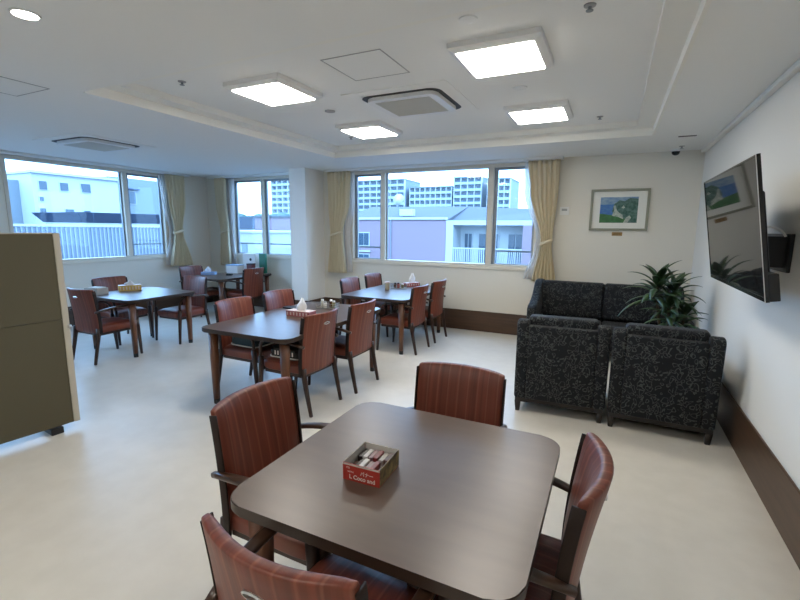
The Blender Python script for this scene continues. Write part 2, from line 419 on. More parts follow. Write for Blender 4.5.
def aircon(x, y, z, label, rz=0):
    t = thing('ceiling_air_conditioner', label, 'air conditioner', (x, y, z), rz)
    obj('outer_panel', prism(NB(), rrect(-0.47, -0.45, 0.47, 0.45, 0.02, 3), -0.006, 0), M_ceil, t)
    # raised face with rounded corners and dark outlet slot round it
    obj('air_slot', prism(NB(), rrect(-0.36, -0.34, 0.36, 0.34, 0.10, 8), -0.008, -0.006), M_slot, t)
    obj('face_panel', prism(NB(), rrect(-0.318, -0.300, 0.318, 0.300, 0.08, 8), -0.038, -0.008, bev=0.004), M_lampbody, t)
    bm = NB()
    box(bm, (-0.25, -0.235, -0.0405), (0.25, 0.235, -0.038))
    for i in range(16): box(bm, (-0.245, -0.23+i*0.0295, -0.043), (0.245, -0.22+i*0.0295, -0.0405))
    obj('grille', bm, M_grille, t)
aircon(-1.68, 3.72, ZC, 'square ceiling air conditioner in the middle of the raised coffer')
aircon(-5.68, 3.36, ZS, 'ceiling air conditioner over the left tables by the left window')
def hatch(x, y, z, s, label, rz=0):
    t = thing('access_hatch', label, 'ceiling hatch', (x, y, z), rz)
    bm = NB(); e = 0.008
    box(bm, (-s, -s, -0.003), (s, -s+e, 0)); box(bm, (-s, s-e, -0.003), (s, s, 0)); box(bm, (-s, -s+e, -0.003), (-s+e, s-e, 0)); box(bm, (s-e, -s+e, -0.003), (s, s-e, 0))
    obj('hatch_frame', bm, M_line, t)
    obj('hatch_door', box(NB(), (-s+e, -s+e, -0.0015), (s-e, s-e, 0)), M_ceil, t)
hatch(-1.615, 2.795, ZC, 0.225, 'square access hatch between the two front ceiling lights')
hatch(-3.99, 1.71, ZS, 0.225, 'access hatch at the left edge, below the downlight')
def disc(name, label, cat, x, y, z, r, h, m, group=None):
    o = obj(name, lathe(NB(), [(r, 0), (r*0.95, -h*0.6), (r*0.5, -h)]), m, None, auto=35); o.location = (x, y, z); tag(o, label, cat, group)
disc('smoke_detector', 'small round ceiling disc between the left front light and air conditioner', 'detector', -2.516, 3.66, ZC, 0.05, 0.012, M_line)
disc('smoke_detector', 'pale round ceiling disc between the two right ceiling lights', 'detector', -0.747, 3.678, ZC, 0.055, 0.012, M_white)
disc('smoke_detector', 'faint round ceiling disc in front of the largest ceiling light', 'detector', -0.782, 2.423, ZC, 0.05, 0.01, M_white)
def sprinkler(x, y, z, label):
    t = thing('sprinkler_head', label, 'sprinkler', (x, y, z))
    obj('cover_plate', lathe(NB(), [(0.03, 0), (0.028, -0.005), (0.012, -0.008)]), M_line, t)
    obj('nozzle', lathe(NB(), [(0.009, -0.008), (0.008, -0.022), (0.018, -0.024), (0.018, -0.027)]), M_alu, t)
sprinkler(-3.071, 2.493, ZC, 'tiny sprinkler head in the ceiling left of the left front light')
sprinkler(-0.193, 2.531, ZC, 'sprinkler head at the top of the ceiling right of the largest light')
sprinkler(-0.208, 4.882, ZC, 'tiny sprinkler head near the far right corner of the coffer')
sprinkler(-2.97, 4.757, ZC, 'tiny sprinkler head left below the rear left ceiling light')
sprinkler(0.633, 6.165, ZS, 'tiny sprinkler head beside the dome camera in the back corner')
t = thing('air_vent', 'short dark slot vent in the soffit above the picture', 'vent', (0.605, 5.52, ZS))
obj('frame', box(NB(), (-0.10, -0.045, -0.006), (0.10, 0.045, 0), bev=0.002), M_white, t)
obj('slot', box(NB(), (-0.08, -0.02, -0.010), (0.08, 0.02, -0.006)), M_slot, t)
t = thing('dome_camera', 'small black dome camera on the ceiling above the corner', 'security camera', (0.60, 6.40, ZS))
obj('base_ring', lathe(NB(), [(0.045, 0), (0.045, -0.02), (0.04, -0.024)]), M_white, t, auto=40)
obj('dome', lathe(NB(), [(0.045, -0.024), (0.042, -0.045), (0.03, -0.06), (0.012, -0.068)]), M_blackg, t, auto=60)

# ------------------------------------------------------------------ curtains
def curtain(name, axis, pos, prof, label, m, group, folds=9, amp=0.028, tie=None, rail=None, hooks=True):
    """prof: list (z, s0, s1) ; cloth mesh with real thickness, pleats, gathered at the tie"""
    t = thing(name, label, 'curtain', (0, 0, 0), 0, group)
    bm = NB(); NU = folds*8; zs = []
    for i in range(41): zs.append(i/40)
    def at(z):
        for (za, a0, a1), (zb, b0, b1) in zip(prof, prof[1:]):
            if za >= z >= zb:
                k = (za-z)/(za-zb); k = k*k*(3-2*k); return a0+(b0-a0)*k, a1+(b1-a1)*k
        return prof[-1][1:]
    ztop, zbot = prof[0][0], prof[-1][0]; W0 = abs(prof[0][2]-prof[0][1])
    rows = [[], []]
    for q in zs:
        z = ztop+(zbot-ztop)*q; s0, s1 = at(z); wd = abs(s1-s0); a = amp*(0.6+0.5*q)*min(1.0, wd/W0+0.25)
        for side in (0, 1):
            row = []
            for i in range(NU+1):
                u = i/NU; s = s0+(s1-s0)*u
                d = a*math.sin(u*folds*2*PI+0.6*math.sin(q*5+u*3))+a*0.35*math.sin(u*folds*4.3*PI+q*3)
                dd = d + (0.0015 if side else -0.0015)
                p = (s, pos-dd, z) if axis == 'x' else (pos+dd, s, z)
                row.append(bm.verts.new(p))
            rows[side].append(row)
    for side in (0, 1):
        for a, b in zip(rows[side], rows[side][1:]):
            for i in range(NU): bm.faces.new([a[i], a[i+1], b[i+1], b[i]])
    for i in range(NU):
        for k in (0, -1): bm.faces.new([rows[0][k][i], rows[0][k][i+1], rows[1][k][i+1], rows[1][k][i]])
    for k in range(40):
        for j in (0, NU): bm.faces.new([rows[0][k][j], rows[0][k+1][j], rows[1][k+1][j], rows[1][k][j]])
    obj('cloth', bm, m, t, smooth=True)
    if tie:
        z = tie; s0, s1 = at(z); s0, s1 = min(s0, s1), max(s0, s1); r = (s1-s0)/2+0.006; c = (s0+s1)/2
        bm = NB(); N = 24; rings = []
        for i in range(N):
            a_ = 2*PI*i/N; ds = r*math.cos(a_); dp = (amp+0.016)*math.sin(a_)
            ring = []
            for (k, hh) in ((1, -0.022), (1, 0.022), (0.95, 0.022), (0.95, -0.022)):
                zz = z+hh+0.03*math.cos(a_)
                ring.append(bm.verts.new((c+ds*k, pos+dp*k, zz) if axis == 'x' else (pos+dp*k, c+ds*k, zz)))
            rings.append(ring)
        for i in range(N):
            a, b = rings[i], rings[(i+1) % N]
            for k in range(4): bm.faces.new([a[k], a[(k+1) % 4], b[(k+1) % 4], b[k]])
        obj('tie_band', bm, m, t, smooth=True)
    return t
ZT = 2.49
curtain('curtain', 'x', 6.375, [(ZT, -1.13, -0.71), (2.1, -1.08, -0.715), (1.42, -0.91, -0.755), (1.36, -0.91, -0.755), (0.84, -1.00, -0.675)], 'beige curtain tied back at the right end of the middle window, over the sofa', M_curt, None, 6, 0.036, 1.39)
curtain('curtain', 'x', 6.375, [(ZT, -4.45, -4.00), (2.0, -4.43, -4.03), (1.5, -4.41, -4.16), (1.44, -4.41, -4.16), (0.79, -4.46, -4.10)], 'beige curtain hanging between the white column and the middle window', M_curt, None, 6, 0.036, 1.46)
curtain('curtain', 'y', -7.375, [(ZT, 5.48, 5.90), (2.0, 5.52, 5.90), (1.5, 5.60, 5.80), (1.44, 5.60, 5.80), (0.82, 5.50, 5.94)], 'beige curtain tied back at the right end of the left wall window', M_curt, None, 6, 0.036, 1.47)
curtain('curtain', 'x', 6.375, [(ZT, -7.12, -6.83), (2.0, -7.10, -6.85), (1.5, -7.02, -6.82), (1.44, -7.02, -6.82), (0.80, -7.05, -6.80)], 'beige curtain at the left end of the small back window', M_curt, None, 6, 0.028, 1.46)
curtain('sheer_curtain', 'x', 6.465, [(ZT, -1.19, -0.80), (2.1, -1.17, -0.8), (1.42, -0.98, -0.80), (1.30, -1.0, -0.8), (0.86, -1.13, -0.78)], 'white sheer curtain showing beside the beige curtain over the sofa', M_sheer, None, 7, 0.018)
curtain('sheer_curtain', 'x', 6.465, [(ZT, -4.28, -3.97), (2.0, -4.26, -3.98), (1.4, -4.25, -4.08), (0.80, -4.28, -4.02)], 'white sheer curtain beside the beige curtain next to the column', M_sheer, None, 5, 0.016)
curtain('sheer_curtain', 'y', -7.458, [(ZT, 5.42, 5.7), (2.0, 5.45, 5.7), (1.45, 5.57, 5.70), (0.84, 5.45, 5.75)], 'white sheer curtain beside the tied curtain of the left wall window', M_sheer, None, 5, 0.016)
curtain('sheer_curtain', 'x', 6.465, [(ZT, -6.95, -6.70), (2.0, -6.92, -6.72), (1.45, -6.90, -6.78), (0.82, -6.95, -6.73)], 'white sheer curtain at the left end of the small back window', M_sheer, None, 5, 0.016)
def crail(a, b, label):
    o = obj('curtain_rail', box(NB(), a, b, bev=0.003), M_white); tag(o, label, 'curtain rail')
crail((-4.5, 6.34, 2.495), (-0.68, 6.49, 2.528), 'white curtain rail above the wide middle window')
crail((-7.3, 6.35, 2.495), (-5.0, 6.49, 2.528), 'white curtain rail above the small back window')
crail((XL+0.03, 0.4, 2.495), (XL+0.16, 6.0, 2.528), 'white curtain rail above the left wall window')

# ------------------------------------------------------------------ dining chair
def make_chair(label):
    t = thing('dining_chair', label, 'chair')
    HW = 0.227
    def yb(z):   # rear line of the back, local y
        k = (z-0.34)/0.52
        return -0.245-0.085*max(0, k)**1.5
    # back slab: front & rear grids, concave in plan
    def slab(hw, z0, z1, th, curve, off=0.0, n=14, mz=12, crown=0.0):
        bm = NB(); F = []; B = []
        for j in range(mz+1):
            v = j/mz; rf, rb = [], []
            for i in range(n+1):
                u = -1+2*i/n
                z = z0+(z1-z0)*v+crown*(1-u*u)*v
                edge = (1-abs(u)**8)*(1-(abs(2*v-1))**14*0.6)
                y = yb(z)+off+curve*u*u*(0.35+0.65*v)
                thk = th*(0.55+0.45*edge)
                rf.append(bm.verts.new((u*hw, y+thk, z-0.005*(abs(u)**8)*v))); rb.append(bm.verts.new((u*hw, y-0.004*edge, z-0.005*(abs(u)**8)*v)))
            F.append(rf); B.append(rb)
        for G in (F, B):
            for a, b in zip(G, G[1:]):
                for i in range(n): bm.faces.new([a[i], a[i+1], b[i+1], b[i]])
        for j in range(mz):
            for i in (0, n): bm.faces.new([F[j][i], F[j+1][i], B[j+1][i], B[j][i]])
        for i in range(n):
            for j in (0, mz): bm.faces.new([F[j][i], F[j][i+1], B[j][i+1], B[j][i]])
        return bm
    o = obj('backrest', slab(HW, 0.345, 0.855, 0.046, 0.062), M_stripe, t, smooth=True)
    mod = o.modifiers.new('round', 'BEVEL'); mod.width = 0.009; mod.segments = 3; mod.limit_method = 'ANGLE'; mod.angle_limit = R(50)
    # dark piping boards at the two sides of the back
    for s in (-1, 1):
        path = [(s*(HW+0.003), yb(z)+0.062*(0.35+0.65*((z-0.345)/0.51))+0.017, z) for z in [0.345+0.488*i/8 for i in range(9)]]
        obj('back_post', sweep(NB(), path, (0.0045, 0.019)), M_postwood, t, smooth=True)
    # seat
    bm = NB(); N = 12; top = []
    def sh(u, v):  # superellipse seat plan
        return (u*0.225*(1-0.03*(1-v))*(1-0.16*max(0, v)**5), v*0.237)
    rows = []
    for j in range(N+1):
        v = -1+2*j/N; row = []
        for i in range(N+1):
            u = -1+2*i/N; x, y = sh(u, v)
            z = 0.415+0.03*(1-u**6)*(1-v**6)
            row.append(bm.verts.new((x, y, z)))
        rows.append(row)
    low = [[bm.verts.new((v_.co.x*0.985, v_.co.y*0.985, 0.345)) for v_ in row] for row in rows]
    for j in range(N):
        for i in range(N):
            bm.faces.new([rows[j][i], rows[j][i+1], rows[j+1][i+1], rows[j+1][i]]); bm.faces.new([low[j][i], low[j+1][i], low[j+1][i+1], low[j][i+1]])
    for i in range(N):
        for j in (0, N):
            bm.faces.new([rows[j][i], rows[j][i+1], low[j][i+1], low[j][i]]); bm.faces.new([rows[i][j], rows[i+1][j], low[i+1][j], low[i][j]])
    o = obj('seat', bm, M_stripe, t, smooth=True)
    mod = o.modifiers.new('round', 'BEVEL'); mod.width = 0.014; mod.segments = 3; mod.limit_method = 'ANGLE'; mod.angle_limit = R(45)
    obj('seat_frame', box(NB(), (-0.205, -0.215, 0.315), (0.198, 0.205, 0.347), bev=0.004), M_dwood, t)
    # legs, arms
    for s in (-1, 1):
        pr = bez((s*0.215, -0.295, 0.0), (s*0.215, -0.265, 0.15), (s*0.214, -0.235, 0.28), (s*0.213, -0.222, 0.40), 7)
        obj('leg', sweep(NB(), pr, [(0.013+0.007*i/7, 0.014+0.009*i/7) for i in range(8)]), M_dwood, t, smooth=True)
        pf = [(s*0.232, 0.245, 0.0), (s*0.233, 0.235, 0.16), (s*0.234, 0.222, 0.34), (s*0.234, 0.215, 0.46)]
        obj('leg', sweep(NB(), pf, [(0.012, 0.013), (0.016, 0.017), (0.019, 0.021), (0.019, 0.021)]), M_dwood, t, smooth=True)
        pa = bez((s*0.234, -0.255, 0.59), (s*0.262, -0.13, 0.628), (s*0.266, 0.0, 0.632), (s*0.258, 0.10, 0.628), 10)
        pa += bez((s*0.258, 0.10, 0.628), (s*0.254, 0.18, 0.620), (s*0.238, 0.232, 0.58), (s*0.234, 0.216, 0.45), 8)[1:]
        sec = [(0.013+0.010*math.sin(PI*min(1, i/12)), 0.011) for i in range(len(pa))]
        obj('armrest', sweep(NB(), pa, sec), M_arm, t, smooth=True)
    # steel hand grip on the rear of the back
    bm = NB(); y0 = yb(0.762)-0.005
    pts = [(0.038*math.cos(a), 0.012*math.sin(a)) for a in [2*PI*i/20 for i in range(20)]]
    A = [bm.verts.new((x, y0-0.004, 0.762+z)) for x, z in pts]; B = [bm.verts.new((x*0.8, y0-0.006, 0.762+z*0.55)) for x, z in pts]; D = [bm.verts.new((x, y0+0.012, 0.762+z)) for x, z in pts]
    Cc = [bm.verts.new((x*0.78, y0+0.004, 0.762+z*0.5)) for x, z in pts]
    for i in range(20):
        k = (i+1) % 20; bm.faces.new([A[i], A[k], B[k], B[i]]); bm.faces.new([A[i], D[i], D[k], A[k]]); bm.faces.new([B[i], B[k], Cc[k], Cc[i]])
    bm.faces.new(Cc)
    obj('hand_grip', bm, M_chrome, t)
    return t
L_, R_, N_, F_ = -PI/2, PI/2, 0.0, PI     # chair on the left side faces +x, right side faces -x, near faces +y, far faces -y
chairs = [
 # x, y, rot, label, group
 (-0.622, 0.925, N_-R(3), 'striped rust chair nearest the camera, its back at the bottom left of the front table'),
 (-1.085, 1.35, L_, 'striped rust armchair at the left side of the front table'),
 (-0.652, 1.815, F_, 'striped rust chair at the far side of the front table, facing the camera'),
 (-0.272, 1.375, R_, 'striped rust armchair at the right side of the front table'),
 (-2.435, 3.00, R_, 'nearer rust chair on the right side of the middle table, seen from behind'),
 (-2.385, 3.62, R_, 'farther rust chair on the right side of the middle table, seen from behind'),
 (-3.065, 3.12, L_, 'nearer rust chair on the left side of the middle table'),
 (-3.085, 3.78, L_, 'farther rust chair on the left side of the middle table, by the tissue box'),
 (-2.395, 5.06, R_, 'nearer rust chair on the right side of the back table under the window'),
 (-2.39, 5.72, R_, 'farther rust chair on the right side of the back table, nearest the window wall'),
 (-3.085, 5.27, L_, 'nearer chair on the left side of the back table under the window'),
 (-3.10, 5.97, L_, 'farther chair on the left side of the back table, next to the curtain'),
 (-5.37, 3.09, N_+R(2), 'dark chair seen from behind at the near side of the left table'),
 (-5.985, 3.68, L_, 'chair against the left wall side of the left table, behind its tissue box'),
 (-5.34, 4.09, F_, 'chair at the far side of the left table, its seat facing the camera'),
 (-6.60, 5.48, L_, 'chair at the left side of the small window table, in the back left corner'),
 (-5.87, 5.78, R_, 'rust chair seen from behind at the right side of the small window table'),
]
ch0 = make_chair(chairs[0][3])
ch0.location = (chairs[0][0], chairs[0][1], 0); ch0.rotation_euler = (0, 0, chairs[0][2]+R(0.6)); ch0['group'] = 'dining chairs'
for x, y, rz, lb in chairs[1:]:
    dup(ch0, (x, y, 0), rz+R(random.uniform(-1.2, 1.2)), lb, 'dining chairs')

# ------------------------------------------------------------------ tables
def table(x0, y0, x1, y1, label):
    cx, cy = (x0+x1)/2, (y0+y1)/2; hx, hy = (x1-x0)/2, (y1-y0)/2
    t = thing('dining_table', label, 'table', (cx, cy, 0), 0)
    bm = NB(); prism(bm, rrect(-hx, -hy, hx, hy, 0.085, 8), 0.664, 0.70, mi=1, bev=0.004, mtop=0)
    obj('tabletop', bm, [M_table, M_tedge], t, auto=40)
    for sx_ in (-1, 1):
        for sy_ in (-1, 1):
            px, py = sx_*(hx-0.088), sy_*(hy-0.088)
            lg = obj('leg', sweep(NB(), [(px, py, 0.045), (px, py, 0.30), (px, py, 0.652)], [(0.024, 0.024), (0.029, 0.029), (0.036, 0.036)]), M_wood, t, smooth=True)
            obj('foot_cap', cyl(NB(), (px, py, 0), (px, py, 0.046), 0.026, 0.027), M_black, lg, auto=40)
    bm = NB()
    for sx_ in (-1, 1):
        for sy_ in (-1, 1): box(bm, (sx_*(hx-0.088)-0.05, sy_*(hy-0.088)-0.05, 0.650), (sx_*(hx-0.088)+0.05, sy_*(hy-0.088)+0.05, 0.664))
    obj('leg_bracket', bm, M_black, t)
    return t
table(-1.062, 0.896, -0.124, 1.818, 'square dark walnut table in the foreground with the red box on it')
table(-3.16, 2.555, -2.195, 4.15, 'long dark table in the middle of the room with a pink tissue box')
table(-3.15, 4.71, -2.195, 6.20, 'long dark table under the middle window, beside the wall')
table(-5.93, 3.12, -4.965, 4.06, 'square dark table by the left wall window with a yellow tissue box')
table(-6.66, 5.14, -5.74, 6.40, 'dark table under the small back window, with boxes and a green folder')

# ------------------------------------------------------------------ armchairs and sofa
def armchair(x, y, rz, label):  # W = half width
    """origin: centre of the rear foot line; front is +y"""
    t = thing('armchair', label, 'armchair', (x, y, 0), rz)
    W = 0.36
    bm = NB()   # base rail
    box(bm, (-W+0.01, 0.01, 0.085), (W-0.01, 0.72, 0.125), bev=0.004)
    obj('base_rail', bm, M_espresso, t)
    for sx_ in (-1, 1):
        for yy in (0.03, 0.69):
            obj('leg', sweep(NB(), [(sx_*(W-0.035), yy, 0), (sx_*(W-0.033), yy, 0.086)], [(0.018, 0.018), (0.026, 0.026)]), M_espresso, t, smooth=True)
        bm = NB()   # arm: profile in y-z swept over x, high at the back, curving down to the front
        prof = [(0.0, 0.125)] + [(-0.015*k/5, 0.125+0.65*k/5) for k in range(1, 6)] + [(0.01, 0.802), (0.05, 0.812), (0.10, 0.80), (0.17, 0.72), (0.25, 0.61), (0.40, 0.585), (0.62, 0.58), (0.70, 0.57), (0.735, 0.53), (0.735, 0.125)]
        xa, xb = sx_*(W-0.10), sx_*W
        q = bmesh.new(); A = [q.verts.new((xa, a, b)) for a, b in prof]; B = [q.verts.new((xb, a, b)) for a, b in prof]
        q.faces.new(A[::-1]); q.faces.new(B)
        for i in range(len(prof)): q.faces.new([A[i], A[(i+1) % len(prof)], B[(i+1) % len(prof)], B[i]])
        bmesh.ops.recalc_face_normals(q, faces=q.faces)
        bmesh.ops.bevel(q, geom=[e_ for e_ in q.edges if abs(e_.verts[0].co.x-e_.verts[1].co.x) < 1e-5], offset=0.022, segments=4, affect='EDGES', profile=0.5)
        merge(bm, q)
        obj('arm', bm, M_swirl, t, auto=50)
    obj('back_panel', box(NB(), (-W+0.096, -0.012, 0.125), (W-0.096, 0.11, 0.765), bev=0.012, seg=3, M=Matrix.Shear('XY', 4, (0, 0))), M_swirl, t, auto=50)
    obj('back_cushion', box(NB(), (-W+0.085, 0.055, 0.42), (W-0.085, 0.21, 0.832), bev=0.03, seg=4), M_swirl, t, auto=60)
    obj('seat_cushion', box(NB(), (-W+0.10, 0.10, 0.27), (W-0.10, 0.74, 0.43), bev=0.03, seg=4), M_swirl, t, auto=60)
    obj('seat_base', box(NB(), (-W+0.10, 0.11, 0.125), (W-0.10, 0.725, 0.275), bev=0.006), M_swirl, t, auto=60)
    return t
armchair(-0.312, 3.712, R(3.5), 'left one of the two black patterned armchairs, seen from behind')
armchair(0.420, 3.70, R(-1.0), 'right one of the two black patterned armchairs, beside the right wall')
t = thing('sofa', 'black patterned two-seat sofa against the back wall, under the picture', 'sofa', (-0.05, 6.325, 0), PI)
W = 0.86
obj('base_rail', box(NB(), (-W+0.01, 0.01, 0.085), (W-0.01, 0.74, 0.125), bev=0.004), M_espresso, t)
for sx_ in (-1, 1):
    for yy in (0.04, 0.70): obj('leg', sweep(NB(), [(sx_*(W-0.035), yy, 0), (sx_*(W-0.033), yy, 0.086)], [(0.018, 0.018), (0.026, 0.026)]), M_espresso, t, smooth=True)
    prof = [(0.0, 0.125), (0, 0.87), (0.02, 0.89), (0.14, 0.89), (0.22, 0.87), (0.30, 0.80), (0.38, 0.735), (0.48, 0.68), (0.60, 0.64), (0.70, 0.625), (0.75, 0.59), (0.76, 0.125)]
    xa, xb = sx_*(W-0.11), sx_*W
    q = bmesh.new(); A = [q.verts.new((xa, a, b)) for a, b in prof]; B = [q.verts.new((xb, a, b)) for a, b in prof]
    q.faces.new(A[::-1]); q.faces.new(B)
    for i in range(len(prof)): q.faces.new([A[i], A[(i+1) % len(prof)], B[(i+1) % len(prof)], B[i]])
    bmesh.ops.recalc_face_normals(q, faces=q.faces)
    bmesh.ops.bevel(q, geom=[e_ for e_ in q.edges if abs(e_.verts[0].co.x-e_.verts[1].co.x) < 1e-5], offset=0.025, segments=4, affect='EDGES', profile=0.5)
    bm = NB(); merge(bm, q); obj('arm', bm, M_swirl, t, auto=50)
    a, b = (0.004, W-0.105) if sx_ > 0 else (-W+0.105, -0.004)
    obj('back_cushion', box(NB(), (a, 0.06, 0.43), (b, 0.22, 0.885), bev=0.03, seg=4), M_swirl, t, auto=60)
    obj('seat_cushion', box(NB(), (a, 0.17, 0.28), (b, 0.75, 0.41), bev=0.03, seg=4), M_swirl, t, auto=60)
obj('back_panel', box(NB(), (-W+0.11, 0.0, 0.125), (W-0.11, 0.08, 0.86), bev=0.012, seg=3), M_swirl, t, auto=50)
obj('seat_base', box(NB(), (-W+0.11, 0.08, 0.125), (W-0.11, 0.735, 0.295), bev=0.006), M_swirl, t, auto=60)

# ------------------------------------------------------------------ plant
t = thing('potted_plant', 'potted dracaena with long drooping dark leaves in front of the sofa', 'plant', (0.56, 4.98, 0))
obj('pot', lathe(NB(), [(0.10, 0), (0.13, 0.02), (0.155, 0.25), (0.165, 0.28), (0.165, 0.30), (0.145, 0.30), (0.14, 0.26)], seg=28), M_pot, t, auto=40)
obj('soil', lathe(NB(), [(0.13, 0.255), (0.135, 0.268), (0.02, 0.275)], seg=20), M_soil, t)
rnd = random.Random(11)
def leaf(bm, base, az, el, L, wd, droop):
    n = 8; d = Vector((math.cos(az)*math.cos(el), math.sin(az)*math.cos(el), math.sin(el))); p = Vector(base)
    side = Vector((-math.sin(az), math.cos(az), 0)); prev = None; step = L/n; e_ = el
    for i in range(n+1):
        k = i/n; wv = wd*math.sin(PI*min(1, 0.12+k*0.88))**0.8*(1-0.15*k) if i < n else 0.001
        d = Vector((math.cos(az)*math.cos(e_), math.sin(az)*math.cos(e_), math.sin(e_)))
        nrm = side.cross(d)
        ring = [bm.verts.new(p+side*wv+nrm*wv*0.25), bm.verts.new(p-nrm*0.0012), bm.verts.new(p-side*wv+nrm*wv*0.25), bm.verts.new(p+nrm*0.0012)]
        if prev:
            for j in range(4): bm.faces.new([prev[j], prev[(j+1) % 4], ring[(j+1) % 4], ring[j]])
        prev = ring; p = p+d*step; e_ -= droop/n
crowns = [((-0.13, -0.04, 1.03), 28, 0.36), ((0.03, 0.04, 0.97), 26, 0.34), ((-0.02, -0.10, 0.82), 22, 0.32), ((0.12, -0.02, 0.74), 16, 0.25)]
for (cx, cy, cz), n, L in crowns:
    path = bez((cx*0.15, cy*0.15, 0.27), (cx*0.2, cy*0.2, 0.5), (cx, cy, cz-0.3), (cx, cy, cz+0.02), 8)
    obj('stem', sweep(NB(), path, (0.013, 0.013)), M_stem, t, smooth=True)
    for i in range(n):
        bm = NB(); k = i/(n-1)
        el = R(80-82*k+rnd.uniform(-8, 8)); az = i*2.4+rnd.uniform(-.3, .3)
        Lk = L*rnd.uniform(0.85, 1.2)*(0.70+0.30*k)
        if math.cos(az) > 0.6: Lk = min(Lk, 0.29)
        leaf(bm, (cx, cy, cz+0.05-0.20*k), az, el, Lk, 0.038, R(62+rnd.uniform(-10, 30)))
        obj('leaf', bm, M_leaf, t, smooth=True)

# ------------------------------------------------------------------ television
t = thing('television', 'large black flat television tilted on the right wall', 'television', (0.611, 3.155, 1.566))
tilt = math.atan2(0.11, 0.67)
# local frame: screen faces -x, tilted downwards
Mt = Matrix.Rotation(-tilt, 4, 'Y')
def tvbox(a, b, **k): return box(NB(), a, b, M=Mt, **k)
HWY, HHZ = 0.64, 0.337
bm = NB()
for a, b in (((-0.012, -HWY, -HHZ), (0.004, HWY, -HHZ+0.022)), ((-0.012, -HWY, HHZ-0.008), (0.004, HWY, HHZ)), ((-0.012, -HWY, -HHZ+0.022), (0.004, -HWY+0.008, HHZ-0.008)), ((-0.012, HWY-0.008, -HHZ+0.022), (0.004, HWY, HHZ-0.008))):
    box(bm, a, b, M=Mt, bev=0.001, seg=1)
obj('bezel', bm, M_blackg, t)
obj('screen', tvbox((-0.009, -HWY+0.008, -HHZ+0.022), (0.002, HWY-0.008, HHZ-0.008)), M_screen, t)
obj('rear_case', tvbox((0.004, -HWY+0.10, -HHZ+0.03), (0.038, HWY-0.10, HHZ-0.16), bev=0.012), M_black, t)
obj('speaker_bar', tvbox((0.004, -HWY+0.004, -HHZ+0.002), (0.045, HWY-0.004, -HHZ+0.13), bev=0.004), M_black, t)
obj('edge_trim', tvbox((-0.0150, -HWY-0.002, -HHZ-0.001), (-0.0125, -HWY+0.003, HHZ)), M_chrome, t)
t2 = thing('tv_wall_bracket', 'black wall bracket holding the television on the right wall', 'bracket', (XR, 3.38, 1.44))
bm = NB(); box(bm, (-0.018, -0.20, -0.115), (0, 0.25, 0.105), bev=0.004); obj('wall_plate', bm, M_black, t2)
for yy in (-0.12, 0.02): obj('arm', box(NB(), (-0.165, yy-0.02, -0.09), (-0.018, yy+0.02, 0.09), bev=0.003), M_black, t2)
obj('cable_loop', sweep(NB(), bez((-0.03, -0.15, 0.09), (-0.05, -0.16, 0.13), (-0.10, -0.17, 0.15), (-0.14, -0.17, 0.14), 10), (0.006, 0.006), up=(0, 1, 0)), M_white, t2, smooth=True)

# ------------------------------------------------------------------ picture, plaque, switch
t = thing('framed_picture', 'framed seaside landscape picture on the back wall above the sofa', 'picture', (0.038, YB, 1.825))
bm = NB(); a, b, f = 0.345, 0.268, 0.03
M_pf = mat('sage_grey_frame', (0.27, 0.27, 0.20), 0.45)
for p, q in (((-a, -0.03, -b), (a, 0, -b+f)), ((-a, -0.03, b-f), (a, 0, b)), ((-a, -0.03, -b+f), (-a+f, 0, b-f)), ((a-f, -0.03, -b+f), (a, 0, b-f))): box(bm, p, q, bev=0.003)
obj('frame', bm, M_pf, t)
obj('mount', box(NB(), (-a+f, -0.010, -b+f), (a-f, -0.002, b-f)), mat('white_mount_card', (0.78, 0.78, 0.72), 0.6), t)
bm = NB()
def poly(bm, pts, y, mi):
    bm.faces.new([bm.verts.new((x, y, z)) for x, z in pts]).material_index = mi
pm = [mat('painted_sky', (0.30, 0.42, 0.50), 0.5, noise=(14, (0.12, 0.24, 0.42), (1, 1, 3))), mat('painted_sea', (0.03, 0.13, 0.42), 0.5, noise=(20, (0.06, 0.20, 0.42), (1, 1, 5))),
      mat('painted_headland', (0.02, 0.09, 0.07), 0.5, noise=(30, (0.10, 0.20, 0.17), (1, 1, 1))), mat('painted_grass', (0.03, 0.13, 0.04), 0.5, noise=(18, (0.05, 0.19, 0.06), (1, 1, 1))), mat('painted_rock', (0.50, 0.55, 0.48), 0.5, noise=(40, (0.25, 0.32, 0.28), (1, 1, 1)))]
x0, x1, z0, z1 = -0.225, 0.218, -0.165, 0.165
poly(bm, [(x0, 0.05), (x1, 0.05), (x1, z1), (x0, z1)], -0.0112, 0)
poly(bm, [(x0, -0.08), (0.05, -0.08), (0.05, 0.072), (x0, 0.072)], -0.0114, 1)
poly(bm, [(-0.08, -0.02), (-0.06, 0.075), (0.0, 0.125), (0.06, 0.11), (0.12, 0.15), (x1, 0.14), (x1, z0), (0.05, z0)], -0.0116, 2)
poly(bm, [(x0, z0), (0.12, z0), (0.07, -0.11), (-0.05, -0.07), (x0, -0.045)], -0.0118, 3)
poly(bm, [(-0.08, -0.075), (-0.055, -0.01), (-0.065, 0.05), (-0.045, 0.065), (-0.025, 0.0), (0.0, -0.03), (0.05, -0.065), (0.06, -0.12), (0.0, -0.09)], -0.0120, 4)
poly(bm, [(0.06, -0.165), (0.09, -0.10), (0.13, -0.07), (0.15, -0.10), (0.11, -0.165)], -0.0120, 4)
poly(bm, [(0.03, 0.03), (0.05, 0.06), (0.07, 0.03), (0.05, 0.015)], -0.0120, 4)
obj('painting', bm, pm, t)
t = thing('name_plaque', 'small brass title plaque under the framed picture', 'plaque', (0.040, YB, 1.514))
obj('plate', box(NB(), (-0.062, -0.006, -0.024), (0.062, 0, 0.024), bev=0.002), mat('brass_plaque', (0.30, 0.19, 0.07), 0.4, metal=0.4), t)
bm = NB()
